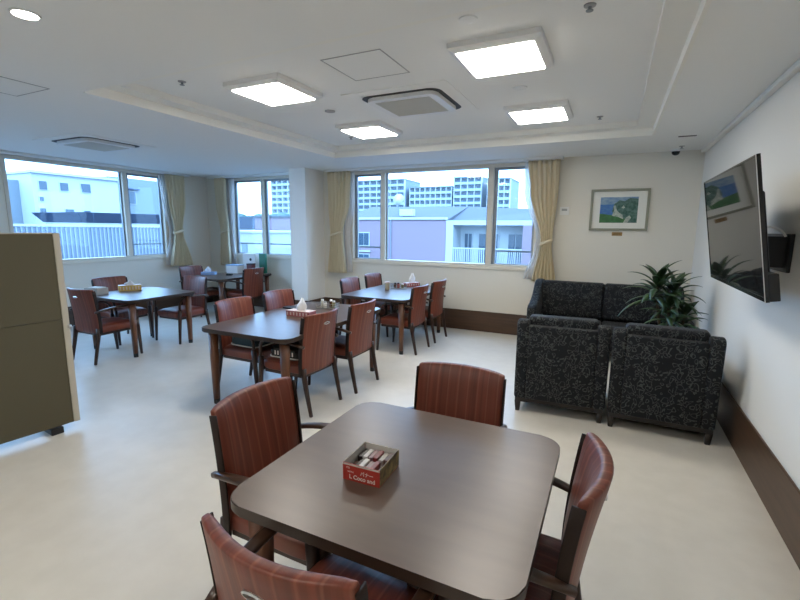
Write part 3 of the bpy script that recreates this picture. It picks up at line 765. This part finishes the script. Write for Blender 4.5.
for zz, hw in ((0.009, 0.042), (-0.004, 0.048)): 
    for i in range(9): box(bm, (-hw+i*hw*2/9, -0.0072, zz-0.003), (-hw+i*hw*2/9+hw*0.15, -0.006, zz+0.003))
obj('engraving', bm, mat('dark_engraving', (0.04, 0.025, 0.01), 0.6), t)
t = thing('wall_thermostat', 'small white control box on the wall right of the beige curtain', 'control panel', (-0.632, YB, 1.818))
obj('case', box(NB(), (-0.06, -0.018, -0.055), (0.06, 0, 0.055), bev=0.004), M_white, t)
obj('display', box(NB(), (-0.035, -0.0195, 0.0), (0.035, -0.018, 0.03)), mat('grey_display', (0.35, 0.38, 0.36), 0.3), t)

# ------------------------------------------------------------------ folding partition at the left
t = thing('partition_screen', 'olive brown free-standing partition screen with pale edge at the left', 'partition', (-3.65, 1.832, 0), R(-7.0))
# local: screen runs along -y from the origin
LEN = 1.5
obj('upper_panel', box(NB(), (-0.035, -LEN+0.02, 0.86), (0, -0.042, 1.49), bev=0.002), M_panel, t)
obj('lower_panel', box(NB(), (-0.035, -LEN+0.02, 0.05), (0, -0.042, 0.857), bev=0.002), M_panel, t)
obj('edge_post', box(NB(), (-0.042, -0.042, 0.05), (0.006, 0.0, 1.497), bev=0.004), M_panelf, t)
obj('edge_post', box(NB(), (-0.042, -LEN, 0.05), (0.006, -LEN+0.02, 1.497), bev=0.004), M_panelf, t)
obj('top_rail', box(NB(), (-0.038, -LEN+0.02, 1.49), (0.003, -0.042, 1.499), bev=0.002), M_panelf, t)
for yy in (-0.16, -LEN+0.15): obj('foot', box(NB(), (-0.20, yy-0.04, 0), (0.03, yy+0.04, 0.05), bev=0.006), M_black, t)
obj('latch_knob', lathe(NB(), [(0.010, -0.01), (0.014, 0), (0.010, 0.012)], c=(0.014, -0.004, 0.80)), M_chrome, t, smooth=True)

# ------------------------------------------------------------------ things on the tables
ZTB = 0.7
def crumple(r, h, seed, c):
    """a pulled tissue: a pinched cone of folded paper"""
    bm = NB(); rr = random.Random(seed); n = 14; rings = []
    for j in range(7):
        k = j/6; ring = []
        for i in range(n):
            a = 2*PI*i/n; q = r*(0.25+0.95*math.sin(PI*min(1, 0.15+k*0.75)))*(1+0.35*math.sin(3*a+seed+k*2))*(1-k*0.45)
            ring.append(bm.verts.new((c[0]+q*math.cos(a)+0.02*k*math.sin(seed), c[1]+q*math.sin(a)*0.55, c[2]+h*k*(1+0.25*math.cos(2*a+seed))+rr.uniform(-.003, .003))))
        rings.append(ring)
    for a, b in zip(rings, rings[1:]):
        for i in range(n): bm.faces.new([a[i], a[(i+1) % n], b[(i+1) % n], b[i]])
    bm.faces.new(rings[0][::-1]); bm.faces.new(rings[-1])
    return bm
def tissue_box(x, y, rz, label, mside, mtop, size=(0.24, 0.12, 0.055), seed=1, th=0.09):
    t = thing('tissue_box', label, 'tissue box', (x, y, ZTB), rz)
    a, b, h = size[0]/2, size[1]/2, size[2]
    bm = NB(); box(bm, (-a, -b, 0), (a, b, h-0.002), mi=0, bev=0.002, seg=1); box(bm, (-a+0.002, -b+0.002, h-0.002), (a-0.002, b-0.002, h), mi=1)
    for i in range(7): box(bm, (-a+0.012+i*a*0.27, -b-0.0006, h*0.2), (-a+0.012+i*a*0.27+a*0.10, -b+0.001, h*0.75), mi=1)
    obj('carton', bm, [mside, mtop], t)
    obj('tissue', crumple(0.05, th, seed, (0, 0, h)), M_paper, t, smooth=True)
    return t
Mpink = mat('pink_printed_card', (0.42, 0.15, 0.16), 0.5); Mpw = mat('pale_pink_card', (0.72, 0.62, 0.60), 0.5)
Mred = mat('red_printed_card', (0.35, 0.05, 0.04), 0.5); Myel = mat('yellow_printed_card', (0.65, 0.45, 0.14), 0.5)
Mblu = mat('pale_blue_card', (0.30, 0.45, 0.70), 0.5)
tissue_box(-2.70, 3.38, R(3), 'pink and white tissue box on the middle table', Mpink, Mpw, (0.27, 0.12, 0.055), 1, 0.10)
tissue_box(-2.70, 6.00, R(60), 'red and white tissue box on the table under the middle window', Mred, Mpw, (0.24, 0.12, 0.055), 2, 0.12)
tissue_box(-5.80, 3.68, R(62), 'yellow edged tissue box on the left table', Myel, Mpw, (0.26, 0.13, 0.075), 3, 0.055)
tissue_box(-6.55, 5.62, R(30), 'pale blue tissue box on the table under the small back window', Mblu, Mblu, (0.24, 0.12, 0.05), 4, 0.08)

# red open box on the front table
Mr = mat('red_carton_print', (0.33, 0.022, 0.016), 0.45, noise=(16, (0.40, 0.04, 0.028), (1, 1, 1)))
Md = mat('dark_carton_print', (0.05, 0.035, 0.03), 0.45, noise=(30, (0.34, 0.26, 0.10), (1, 1, 1)))
Mwi = mat('greyish_card_inside', (0.52, 0.49, 0.46), 0.7)
t = thing('snack_box', 'small open red and white carton of wrapped sweets on the front table', 'box', (-0.706, 1.252, ZTB), R(2))
hx, hy, hz, th = 0.070, 0.079, 0.062, 0.002
bm = NB()
box(bm, (-hx, -hy, 0), (hx, hy, 0.002), mi=0)
box(bm, (-hx, -hy, 0.002), (hx, -hy+th, hz), mi=0)
box(bm, (-hx, hy-th, 0.002), (hx, hy, hz), mi=1)
box(bm, (-hx, -hy+th, 0.002), (-hx+th, hy-th, hz), mi=1)
box(bm, (hx-th, -hy+th, 0.002), (hx, hy-th, hz), mi=1)
for a, b in (((-hx+th, -hy+th, 0.003), (hx-th, -hy+th+0.0008, hz-0.0005)), ((-hx+th, hy-th-0.0008, 0.003), (hx-th, hy-th, hz-0.0005)), ((hx-th-0.0008, -hy+th, 0.003), (hx-th, hy-th, hz-0.0005)), ((-hx+th, -hy+th, 0.003), (-hx+th+0.0008, hy-th, hz-0.0005)), ((-hx, -hy-0.0006, hz-0.007), (hx, -hy, hz-0.001))):
    box(bm, a, b, mi=2)
obj('carton', bm, [Mr, Md, Mwi], t)
def textmesh(name, s, size, M, m, parent, bold=0.0):
    cu = bpy.data.curves.new(name, 'FONT'); cu.body = s; cu.size = size; cu.extrude = 0.0003; cu.offset = bold; cu.align_x = 'CENTER'; cu.align_y = 'CENTER'
    tmp = bpy.data.objects.new('t', cu); COL.objects.link(tmp)
    me = bpy.data.meshes.new_from_object(tmp.evaluated_get(bpy.context.evaluated_depsgraph_get()))
    bpy.data.objects.remove(tmp); me.transform(M)
    return link(name, me, m, parent)
Mtw = mat('cream_print', (0.72, 0.66, 0.60), 0.5); Mto = mat('orange_print', (0.65, 0.20, 0.05), 0.5)
RX = Matrix.Rotation(PI/2, 4, 'X')
bpy.context.view_layer.update()
textmesh('lettering', 'L Coco and', 0.021, Matrix.Translation((0.004, -hy-0.0007, 0.015)) @ RX, Mtw, t, 0.0004)
textmesh('lettering', 'バナー', 0.017, Matrix.Translation((0.022, -hy-0.0007, 0.033)) @ RX, Mtw, t, 0.0003)
textmesh('lettering', 'ITEI', 0.009, Matrix.Translation((-0.05, -hy-0.0007, 0.046)) @ RX, Mtw, t)
textmesh('lettering', 'WITH', 0.009, Matrix.Translation((-0.04, -hy-0.0007, 0.032)) @ RX, Mtw, t)
rr = random.Random(5)
cols = [(0.020, 0.014, 0.013), (0.085, 0.040, 0.030), (0.36, 0.33, 0.31), (0.16, 0.02, 0.02), (0.20, 0.12, 0.12), (0.52, 0.50, 0.49)]
cnames = ['black', 'dark brown', 'pale grey', 'dark red', 'mauve', 'white']
wm = [mat('sweet_wrapper_%d' % i, c, 0.35) for i, c in enumerate(cols)]
SW = []
for i in range(12):   # contents: slim wrapped bars, things of their own
    bx_ = -0.052+(i % 6)*0.0205; by_ = 0.036 if i < 6 else -0.036
    bm = NB(); hh = 0.030+rr.uniform(0, 0.020)
    box(bm, (-0.009, -0.030, 0), (0.009, 0.030, hh), bev=0.003, seg=2)
    box(bm, (-0.008, -0.035, hh*0.45), (0.008, -0.030, hh*0.55)); box(bm, (-0.008, 0.030, hh*0.45), (0.008, 0.035, hh*0.55))
    o = obj('wrapped_sweet', bm, wm[(i*5+i//6) % 6], None); SW.append(o)
    q = Matrix.Rotation(R(2), 4, 'Z') @ Vector((bx_, by_, 0))
    o.location = (-0.706+q.x, 1.252+q.y, ZTB+0.0021); o.rotation_euler = (0, 0, R(2))
    tag(o, '%s wrapped sweet in the %s row of the open red carton' % (cnames[(i*5+i//6) % 6], 'far' if i < 6 else 'near'), 'sweet', 'wrapped sweets in the red carton')

# middle table: condiment tray, phone
Mwire = mat('grey_metal', (0.35, 0.35, 0.33), 0.3, metal=0.8)
o = obj('black_tray', prism(NB(), rrect(-0.12, -0.055, 0.12, 0.055, 0.02, 4), 0, 0.014, bev=0.003), M_black); o.location = (-3.02, 3.66, ZTB); o.rotation_euler = (0, 0, R(-4))
tag(o, 'flat black tray at the left edge of the middle table', 'tray')
def tray_with(x, y, rz, label, seed):
    t = thing('condiment_basket', label, 'basket', (x, y, ZTB), rz)
    bm = NB(); prism(bm, rrect(-0.11, -0.075, 0.11, 0.075, 0.02, 4), 0, 0.006)
    for zz in (0.03, 0.055):
        pts = rrect(-0.11, -0.075, 0.11, 0.075, 0.02, 4)
        for i in range(len(pts)): cyl(bm, (*pts[i], zz), (*pts[(i+1) % len(pts)], zz), 0.0022, seg=6)
    for i in range(0, len(rrect(-0.11, -0.075, 0.11, 0.075, 0.02, 4)), 2):
        p = rrect(-0.11, -0.075, 0.11, 0.075, 0.02, 4)[i]; cyl(bm, (*p, 0.004), (*p, 0.056), 0.002, seg=6)
    for xx in (-0.07, -0.03, 0.03, 0.07):
        for s in (-1, 1): cyl(bm, (xx, s*0.075, 0.004), (xx, s*0.075, 0.056), 0.002, seg=6)
    obj('wire_frame', bm, Mwire, t)
    return t
def jar(x, y, h, r, m, ml, label, z=ZTB, cat='jar'):
    t = thing('condiment_jar', label, cat, (x, y, z))
    obj('body', lathe(NB(), [(r*0.9, 0), (r, 0.004), (r, h*0.7), (r*0.75, h*0.82)], seg=16), m, t, auto=50)
    obj('lid', lathe(NB(), [(r*0.8, h*0.80), (r*0.82, h*0.97), (r*0.7, h)], seg=16), ml, t, auto=50)
tray_with(-2.72, 3.86, R(8), 'grey wire condiment basket behind the pink tissue box', 1)
Mj1 = mat('pale_jar', (0.55, 0.52, 0.45), 0.3); Mj2 = mat('brown_sauce', (0.10, 0.05, 0.03), 0.25); Mj3 = mat('olive_jar', (0.25, 0.24, 0.10), 0.3)
for k, (dx, dy, h, m1, lb) in enumerate(((-0.07, 0.0, 0.085, Mj1, 'pale jar at the left of the wire basket on the middle table'), (-0.02, -0.02, 0.07, M_white, 'white jar in the centre of the wire basket on the middle table'), (0.03, 0.02, 0.085, Mj2, 'brown jar in the wire basket on the middle table'), (0.078, 0.0, 0.08, Mj3, 'olive jar at the right of the wire basket on the middle table'))):
    jar(-2.72+dx, 3.86+dy, h, 0.019, m1, M_white if k != 1 else Mwire, lb, ZTB+0.006)
# back table: cup and basket
t = thing('pale_tumbler', 'pale beige tumbler standing on the table under the middle window', 'cup', (-2.82, 5.45, ZTB))
obj('cup_body', lathe(NB(), [(0.028, 0), (0.032, 0.004), (0.036, 0.10), (0.033, 0.10), (0.030, 0.02)], seg=20), mat('beige_cup', (0.50, 0.47, 0.36), 0.4), t, auto=50)
obj('rim', lathe(NB(), [(0.037, 0.098), (0.039, 0.104), (0.037, 0.118), (0.03, 0.118)], seg=20), Mpw, t, auto=50)
tray_with(-2.76, 5.70, R(20), 'dark condiment basket between the tumbler and red tissue box', 2)
for k, (dx, dy, h, m1, lb) in enumerate(((-0.06, 0.0, 0.07, Mj2, 'dark jar on the left of the basket by the tumbler'), (0.0, -0.015, 0.075, Mred, 'red jar in the middle of the basket by the tumbler'), (0.05, 0.02, 0.06, Mj3, 'olive jar on the right of the basket by the tumbler'))):
    jar(-2.76+dx, 5.70+dy, h, 0.021, m1, M_white if k == 2 else M_black, lb, ZTB+0.006)
# left table: papers box
t = thing('paper_carton', 'pale open carton of papers at the left corner of the left table', 'box', (-5.83, 3.27, ZTB), R(12))
bm = NB()
box(bm, (-0.10, -0.08, 0), (0.10, 0.08, 0.004)); box(bm, (-0.10, -0.08, 0.004), (0.10, -0.076, 0.08)); box(bm, (-0.10, 0.076, 0.004), (0.10, 0.08, 0.08)); box(bm, (-0.10, -0.076, 0.004), (-0.096, 0.076, 0.08)); box(bm, (0.096, -0.076, 0.004), (0.10, 0.076, 0.08))
obj('carton', bm, mat('buff_card', (0.42, 0.38, 0.33), 0.7), t)
obj('paper_stack', box(NB(), (-0.085, -0.065, 0.004), (0.085, 0.065, 0.088), bev=0.002), mat('pale_paper', (0.6, 0.57, 0.52), 0.8), t)
# window table: white boxes, board, green folder, small items
def sbox(name, label, cat, c, s, m, rz=0, lid=None):
    t = thing(name, label, cat, (c[0], c[1], c[2]), rz)
    obj('body', box(NB(), (-s[0]/2, -s[1]/2, 0), (s[0]/2, s[1]/2, s[2]), bev=0.004), m, t)
    if lid: obj('lid', box(NB(), (-s[0]/2-0.004, -s[1]/2-0.004, s[2]), (s[0]/2+0.004, s[1]/2+0.004, s[2]+0.018), bev=0.003), lid, t)
    return t
sbox('storage_box', 'white lidded box on the window table, in front of the board', 'box', (-6.40, 6.10, ZTB), (0.26, 0.18, 0.14), M_white, R(5), Mblu)
sbox('storage_box', 'small red-brown box on the window table, behind the chair back', 'box', (-6.05, 6.15, ZTB), (0.12, 0.10, 0.17), mat('maroon_box', (0.14, 0.03, 0.03), 0.5), R(5), M_black)
sbox('remote_control', 'small dark gadget lying on the near part of the window table', 'remote control', (-6.15, 5.72, ZTB), (0.10, 0.06, 0.03), M_black, R(20))
t = sbox('white_speaker', 'white box with a dark round eye at the sill on the window table', 'speaker', (-6.22, 6.33, ZTB), (0.32, 0.10, 0.36), M_white, 0)
obj('eye', lathe(NB(), [(0.028, 0), (0.026, 0.004), (0.01, 0.005)]), M_black, t)
kids(t)[-1].rotation_euler = (PI/2, 0, 0); 
for k_ in kids(t):
    if k_.name.startswith('eye'): k_.location = (0.04, -0.052, 0.25); k_.rotation_euler = (PI/2, 0, 0)
sbox('green_folder', 'green folder standing upright at the window end of the window table', 'folder', (-5.93, 6.34, ZTB), (0.15, 0.05, 0.37), mat('green_folder_cover', (0.02, 0.17, 0.11), 0.45))

# cushions lying on the chairs of the middle table
def cushion(x, y, rz, label, m, piped):
    t = thing('seat_cushion', label, 'cushion', (x, y, 0.446), rz)
    bm = NB(); prism(bm, rrect(-0.17, -0.17, 0.17, 0.17, 0.06, 6), 0.0, 0.085, bev=0.02)
    obj('cover', bm, m, t, auto=50)
    pts = rrect(-0.174, -0.174, 0.174, 0.174, 0.062, 6); bm = NB()
    for i in range(len(pts)): cyl(bm, (*pts[i], 0.012), (*pts[(i+1) % len(pts)], 0.012), 0.006, seg=6)
    obj('piping', bm, Mtw, t)
    if piped:
        bm = NB()
        for s_ in (-1, 1):
            for i in range(7):
                box(bm, (-0.10+i*0.03, s_*0.1705-0.001, 0.030), (-0.088+i*0.03, s_*0.1705+0.001, 0.066))
                box(bm, (s_*0.1705-0.001, -0.10+i*0.03, 0.030), (s_*0.1705+0.001, -0.088+i*0.03, 0.066))
        obj('pale_bars', bm, Mtw, t)
Mcu = mat('black_cushion_cloth', (0.015, 0.014, 0.015), 0.75)
Mcg = mat('dark_teal_cushion_cloth', (0.02, 0.045, 0.055), 0.75)
cushion(-2.45, 2.99, R(2), 'black cushion with pale bars on the nearer right chair of the middle table', Mcu, True)
cushion(-3.04, 3.11, R(-2), 'dark teal cushion with pale piping on the nearer left chair of the middle table', Mcg, False)

# ------------------------------------------------------------------ outside
struct('ground', box(NB(), (-260, -60, -10.2), (160, 320, -10)), mat('grey_asphalt', (0.124, 0.136, 0.149), 0.9))
Mpk = mat('pink_render_wall', (0.251, 0.180, 0.209), 0.8); Mwh = mat('white_render_wall', (0.434, 0.455, 0.455), 0.8)
Mgr = mat('grey_roof', (0.068, 0.075, 0.088), 0.7); Mbr = mat('blue_metal_roof', (0.022, 0.043, 0.093), 0.5)
Mwd = mat('outer_window_glass', (0.043, 0.074, 0.105), 0.15); Mdk = mat('shaded_balcony_depth', (0.062, 0.093, 0.136), 0.7)
Mbl = mat('pale_blue_concrete', (0.190, 0.225, 0.252), 0.8); Mtrim = mat('white_coping', (0.434, 0.451, 0.461), 0.6)
def bld(label, loc=(0, 0, 0), name='building'): return thing(name, label, 'building', loc)
def wpart(root, name, a, b, m, **k): return obj(name, box(NB(), a, b, **k), m, root)
# pink building opposite
b1 = bld('pink low building with white coping opposite the middle window')
wpart(b1, 'wall', (-18.4, 28, -10), (-10.12, 40, 2.15), Mpk)
wpart(b1, 'coping', (-18.5, 27.9, 2.2), (-10.12, 28.3, 2.36), Mtrim)
bm = NB(); q = bmesh.new()
V = [q.verts.new(p) for p in ((-18.5, 28.3, 2.3), (-10.12, 28.3, 2.2), (-10.12, 33, 3.3), (-18.5, 33, 3.38), (-18.5, 40, 2.3), (-10.12, 40, 2.2), (-18.5, 28.3, 2.2), (-10.12, 28.3, 2.15), (-18.5, 40, 2.2), (-10.12, 40, 2.15))]
for f in ((0, 1, 2, 3), (3, 2, 5, 4), (6, 8, 9, 7), (0, 6, 7, 1), (4, 5, 9, 8), (0, 3, 4, 8, 6), (1, 7, 9, 5, 2)): q.faces.new([V[i] for i in f])
merge(bm, q); obj('roof', bm, Mgr, b1)
for (xa, xb, za, zb) in ((-16.9, -15.95, 0.3, 1.3), (-16.9, -15.95, -1.4, -0.25)):
    wn = wpart(b1, 'window', (xa, 27.95, za), (xb, 28.0, zb), Mtrim)
    for k in (0, 1):
        xm = (xa+xb)/2; s0, s1 = (xa+0.06, xm-0.02) if k == 0 else (xm+0.02, xb-0.06); wpart(wn, 'pane', (s0, 27.93, za+0.06), (s1, 27.95, zb-0.06), Mwd)
wpart(b1, 'ledge', (-17.0, 27.85, -0.12), (-15.85, 28.0, -0.02), Mtrim)
cyl_ = NB(); cyl(cyl_, (-14.2, 27.93, -8), (-14.2, 27.93, 2.2), 0.035, seg=8); obj('downpipe', cyl_, Mbl, b1)
# aerial dish on the roof
t = thing('satellite_dish', 'small white dish aerial on the roof of the pink building', 'aerial', (-14.1, 29.0, 2.50))
obj('mast', cyl(NB(), (0, 0, 0), (0, 0, 1.2), 0.03, seg=8), Mbl, t)
obj('dish', lathe(NB(), [(0.42, 0.0), (0.40, -0.03), (0.25, -0.10), (0.05, -0.13)], seg=20), Mtrim, t, smooth=True)
for k_ in kids(t):
    if k_.name.startswith('dish'): k_.location = (0, -0.1, 1.15); k_.rotation_euler = (R(75), 0, 0)
sbox_ = obj('roof_vent_box', box(NB(), (-13.9, 28.7, 2.50), (-12.9, 29.2, 2.95)), Mtrim); tag(sbox_, 'white vent box on the roof of the pink building', 'vent')
# balcony block to its right
b2 = bld('white balcony block with railings right of the pink building')
wpart(b2, 'wall', (-10.1, 29.6, -10), (-3.72, 40, 2.15), Mwh)
wpart(b2, 'side_wall', (-10.1, 28.0, -10), (-9.6, 29.6, 2.15), Mwh)
wpart(b2, 'eave', (-9.6, 28.0, 1.85), (-3.72, 29.6, 2.15), Mtrim)
bm = NB(); q = bmesh.new()
V = [q.verts.new(p) for p in ((-10.1, 29.0, 2.15), (-3.72, 29.0, 2.15), (-3.72, 33, 3.0), (-10.1, 33, 3.3), (-3.72, 40, 2.15), (-10.1, 40, 2.15))]
for f in ((0, 1, 2, 3), (3, 2, 4, 5), (0, 5, 4, 1), (0, 3, 5), (1, 4, 2)): q.faces.new([V[i] for i in f])
merge(bm, q); obj('roof', bm, Mgr, b2)
wpart(b2, 'pink_pier', (-5.0, 27.6, -10), (-4.3, 29.6, 1.85), Mpk)
for zf in (-0.75, -3.6):
    sl = wpart(b2, 'balcony_slab', (-9.6, 28.0, zf-0.2), (-5.0, 29.6, zf), Mtrim)
    bm = NB(); box(bm, (-9.6, 28.02, zf+1.05), (-5.0, 28.08, zf+1.13)); box(bm, (-9.6, 28.02, zf+0.08), (-5.0, 28.08, zf+0.14))
    for i in range(36): box(bm, (-9.55+i*0.127, 28.03, zf+0.14), (-9.50+i*0.127, 28.07, zf+1.05))
    obj('railing', bm, Mtrim, sl)
    for (xa, xb) in ((-9.3, -8.7), (-8.3, -6.9), (-6.3, -5.3)):
        wn = wpart(b2, 'window', (xa, 29.52, zf+0.02), (xb, 29.6, zf+2.1), Mtrim)
        xm = (xa+xb)/2; wpart(wn, 'pane', (xa+0.06, 29.49, zf+0.1), (xm-0.03, 29.52, zf+2.03), Mwd); wpart(wn, 'pane', (xm+0.03, 29.49, zf+0.1), (xb-0.06, 29.52, zf+2.03), Mwd)
# grey-pink facade at the right end
b3 = bld('pale grey house at the right end of the middle window view')
wpart(b3, 'wall', (-3.7, 27.4, -10), (1.5, 38, 2.4), mat('lilac_grey_wall', (0.234, 0.244, 0.287), 0.8))
wpart(b3, 'roof', (-3.7, 27.2, 2.4), (1.7, 38.2, 2.6), Mgr)
for xa in (-3.2, -1.8):
    wn = wpart(b3, 'window', (xa, 27.34, -0.6), (xa+0.9, 27.4, 1.0), Mtrim); wpart(wn, 'pane', (xa+0.07, 27.32, -0.53), (xa+0.83, 27.34, 0.93), Mwd)
# distant towers
def tower(x0, x1, y, d, z1, floors, bays, label, rz=0, name='apartment_tower'):
    k_ = 1.5; x0, x1, y, d, z1, floors, bays = x0*k_, x1*k_, y*k_, d*k_, (z1-1.55)*k_+1.55, int(floors*1.6), int(bays*1.6)
    t = thing(name, label, 'building', ((x0+x1)/2, y, -10), rz)
    hw = (x1-x0)/2; H = z1+10; fh = 2.9
    obj('wall', box(NB(), (-hw, 0, 0), (hw, d, H)), Mbl, t)
    bm = NB(); k = 0
    z = H-fh
    while z > H-fh*floors and z > 0: box(bm, (-hw, -1.2, z), (hw, 0, z+1.1)); z -= fh
    obj('balcony', bm, mat('pale_parapet', (0.335, 0.390, 0.401), 0.8) if 'pale_parapet' not in bpy.data.materials else bpy.data.materials['pale_parapet'], t)
    bm = NB()
    for i in range(bays+1): xx = -hw+i*2*hw/bays; box(bm, (xx-0.15, -1.35, max(0, H-fh*floors)), (xx+0.15, 0, H))
    obj('party_wall', bm, Mtrim, t)
    bm = NB(); z = H-fh
    while z > H-fh*floors and z > 0:
        for i in range(bays): xx = -hw+i*2*hw/bays; box(bm, (xx+0.8, -0.05, z+1.0), (xx+2*hw/bays-0.8, 0, z+2.4))
        z -= fh
    obj('window_band', bm, Mwd, t)
    obj('roof_slab', box(NB(), (-hw-0.2, -1.4, H), (hw+0.2, d, H+0.5)), Mbl, t)
tower(-81, -61, 130, 12, 17.0, 9, 5, 'long distant apartment slab behind the left part of the middle window')
tower(-59.5, -45.5, 131, 12, 14.4, 8, 5, 'lower distant apartment slab, left of the two tall towers')
tower(-44.4, -36.0, 130, 12, 16.8, 9, 3, 'tall distant tower in the centre pane of the middle window')
tower(-33.6, -27.2, 128, 12, 15.8, 9, 3, 'bluish distant tower seen in the right pane of the middle window')
tower(-106.5, -97.0, 120, 12, 17.5, 10, 3, 'distant stepped tower in the right pane of the small back window')
tower(-110.5, -104.0, 134, 12, 21.0, 11, 2, 'taller part of the stepped tower behind the small back window')
# blocks behind the small back window
b4 = bld('low blue-grey roofed hall seen through the small back window')
wpart(b4, 'wall', (-52, 45, -10), (-41, 60, 1.4), Mwh); wpart(b4, 'roof', (-52.3, 44.6, 1.4), (-40.7, 60, 2.95), mat('slate_blue_roof', (0.056, 0.074, 0.105), 0.7))
b5 = bld('pink lower block seen through the small back window, in front of the towers')
wpart(b5, 'wall', (-26.9, 28, -10), (-22.0, 40, 2.35), Mpk); wpart(b5, 'coping', (-27.0, 27.9, 2.35), (-21.9, 28.3, 2.5), Mgr)
b6 = bld('white flat roofed shed low in the small back window')
wpart(b6, 'wall', (-24.5, 20, -10), (-18.6, 24, 1.25), mat('white_shed_wall', (0.372, 0.372, 0.341), 0.8)); wpart(b6, 'roof', (-24.6, 19.9, 1.25), (-18.5, 24.1, 1.36), Mtrim)
wpart(b6, 'door', (-20.3, 19.95, -1), (-19.9, 20, 0.6), Mbl)
# left window: white block, blue roof, ribbed fence
b7 = bld('white three storey block seen through the left wall window')
wpart(b7, 'wall', (-44, 14.9, -10), (-32, 20.1, 4.7), Mwh)
wpart(b7, 'wing', (-45, 20.1, -10), (-33, 25.5, 5.1), Mbl)
wpart(b7, 'wing', (-45, 6.0, -10), (-33.5, 14.9, 4.3), Mbl)
wpart(b7, 'roof', (-44.2, 14.8, 4.7), (-31.8, 20.2, 4.85), Mtrim)
wl = [(17.6, 18.25, 3.7, 4.35), (16.35, 16.9, 3.7, 4.3), (15.2, 15.7, 3.7, 4.3), (14.2+.9, 15.5, 2.05, 2.65)]
wl += [(16.5, 17.1, 2.0, 2.65), (17.6, 18.1, 2.0, 2.6), (15.15, 15.45, 3.0, 3.35)]
for ya, yb2, za, zb in wl:
    wn = wpart(b7, 'window', (-31.96, ya, za), (-32, yb2, zb), Mtrim); wpart(wn, 'pane', (-31.93, ya+0.05, za+0.05), (-31.96, yb2-0.05, zb-0.05), Mwd)
for ya, yb2, za, zb in ((21.3, 22.0, 3.2, 4.2), (21.3, 22.0, 0.8, 1.9)):
    wn = wpart(b7, 'window', (-32.94, ya, za), (-33, yb2, zb), Mtrim); wpart(wn, 'pane', (-32.91, ya+0.05, za+0.05), (-32.94, yb2-0.05, zb-0.05), Mwd)
    wpart(b7, 'ledge', (-32.7, ya-0.2, zb+0.05), (-33, yb2+0.2, zb+0.15), Mbr)
b8 = bld('low annex with a blue sloping roof in the left wall window')
wpart(b8, 'wall', (-30, 14.4, -10), (-26.3, 24, 1.72), Mwh)
bm = NB(); q = bmesh.new()
V = [q.verts.new(p) for p in ((-26.3, 14.4, 1.74), (-26.3, 24.2, 1.74), (-25.6, 24.6, 2.32), (-25.6, 13.85, 2.27), (-30.2, 14.4, 1.74), (-30.2, 24.2, 1.74), (-30.2, 24.6, 2.32), (-30.2, 13.85, 2.27))]
for f in ((0, 1, 2, 3), (4, 7, 6, 5), (0, 3, 7, 4), (1, 5, 6, 2), (2, 6, 7, 3), (0, 4, 5, 1)): q.faces.new([V[i] for i in f])
merge(bm, q); obj('roof', bm, Mbr, b8)
f1 = thing('ribbed_fence', 'pale blue ribbed balcony fence across the left wall window', 'fence', (-18, 0, 0))
bm = NB()
box(bm, (-0.03, -2, -2.6), (0.0, 17, 1.5))
obj('panel', bm, mat('pale_blue_screen', (0.153, 0.186, 0.226), 0.6), f1)
bm = NB()
for i in range(127): box(bm, (0.0, -1.95+i*0.149, -2.6), (0.035, -1.905+i*0.149, 1.52))
obj('ribs', bm, mat('pale_rib', (0.242, 0.274, 0.298), 0.6), f1)
obj('top_rail', box(NB(), (-0.06, -2, 1.52), (0.06, 17, 1.60)), Mtrim, f1)
wpart(f1, 'parapet', (-0.2, -2, -4.6), (0.1, 17, -2.6), Mbl)
b9 = bld('rooftop deck carrying the ribbed fence outside the left window', name='building')
wpart(b9, 'wall', (-26, -2, -10), (-17.8, 17.0, -4.6), Mbl)
# tree line far away
tl = obj('tree_line', NB(), mat('hazy_green', (0.062, 0.105, 0.099), 0.9)); tag(tl, 'hazy row of distant trees beyond the roofs in the small back window', 'trees', kind='stuff')
bm = NB(); rr = random.Random(3)
for i in range(46):
    r = rr.uniform(3, 5.5); t_ = bmesh.new(); bmesh.ops.create_icosphere(t_, subdivisions=2, radius=r)
    for v in t_.verts: v.co *= rr.uniform(0.88, 1.1)
    merge(bm, t_, 0, Matrix.Translation((-185+i*1.7, 170+rr.uniform(-3, 3), 3.2+rr.uniform(-1, 1.5))))
bm.to_mesh(tl.data); bm.free()
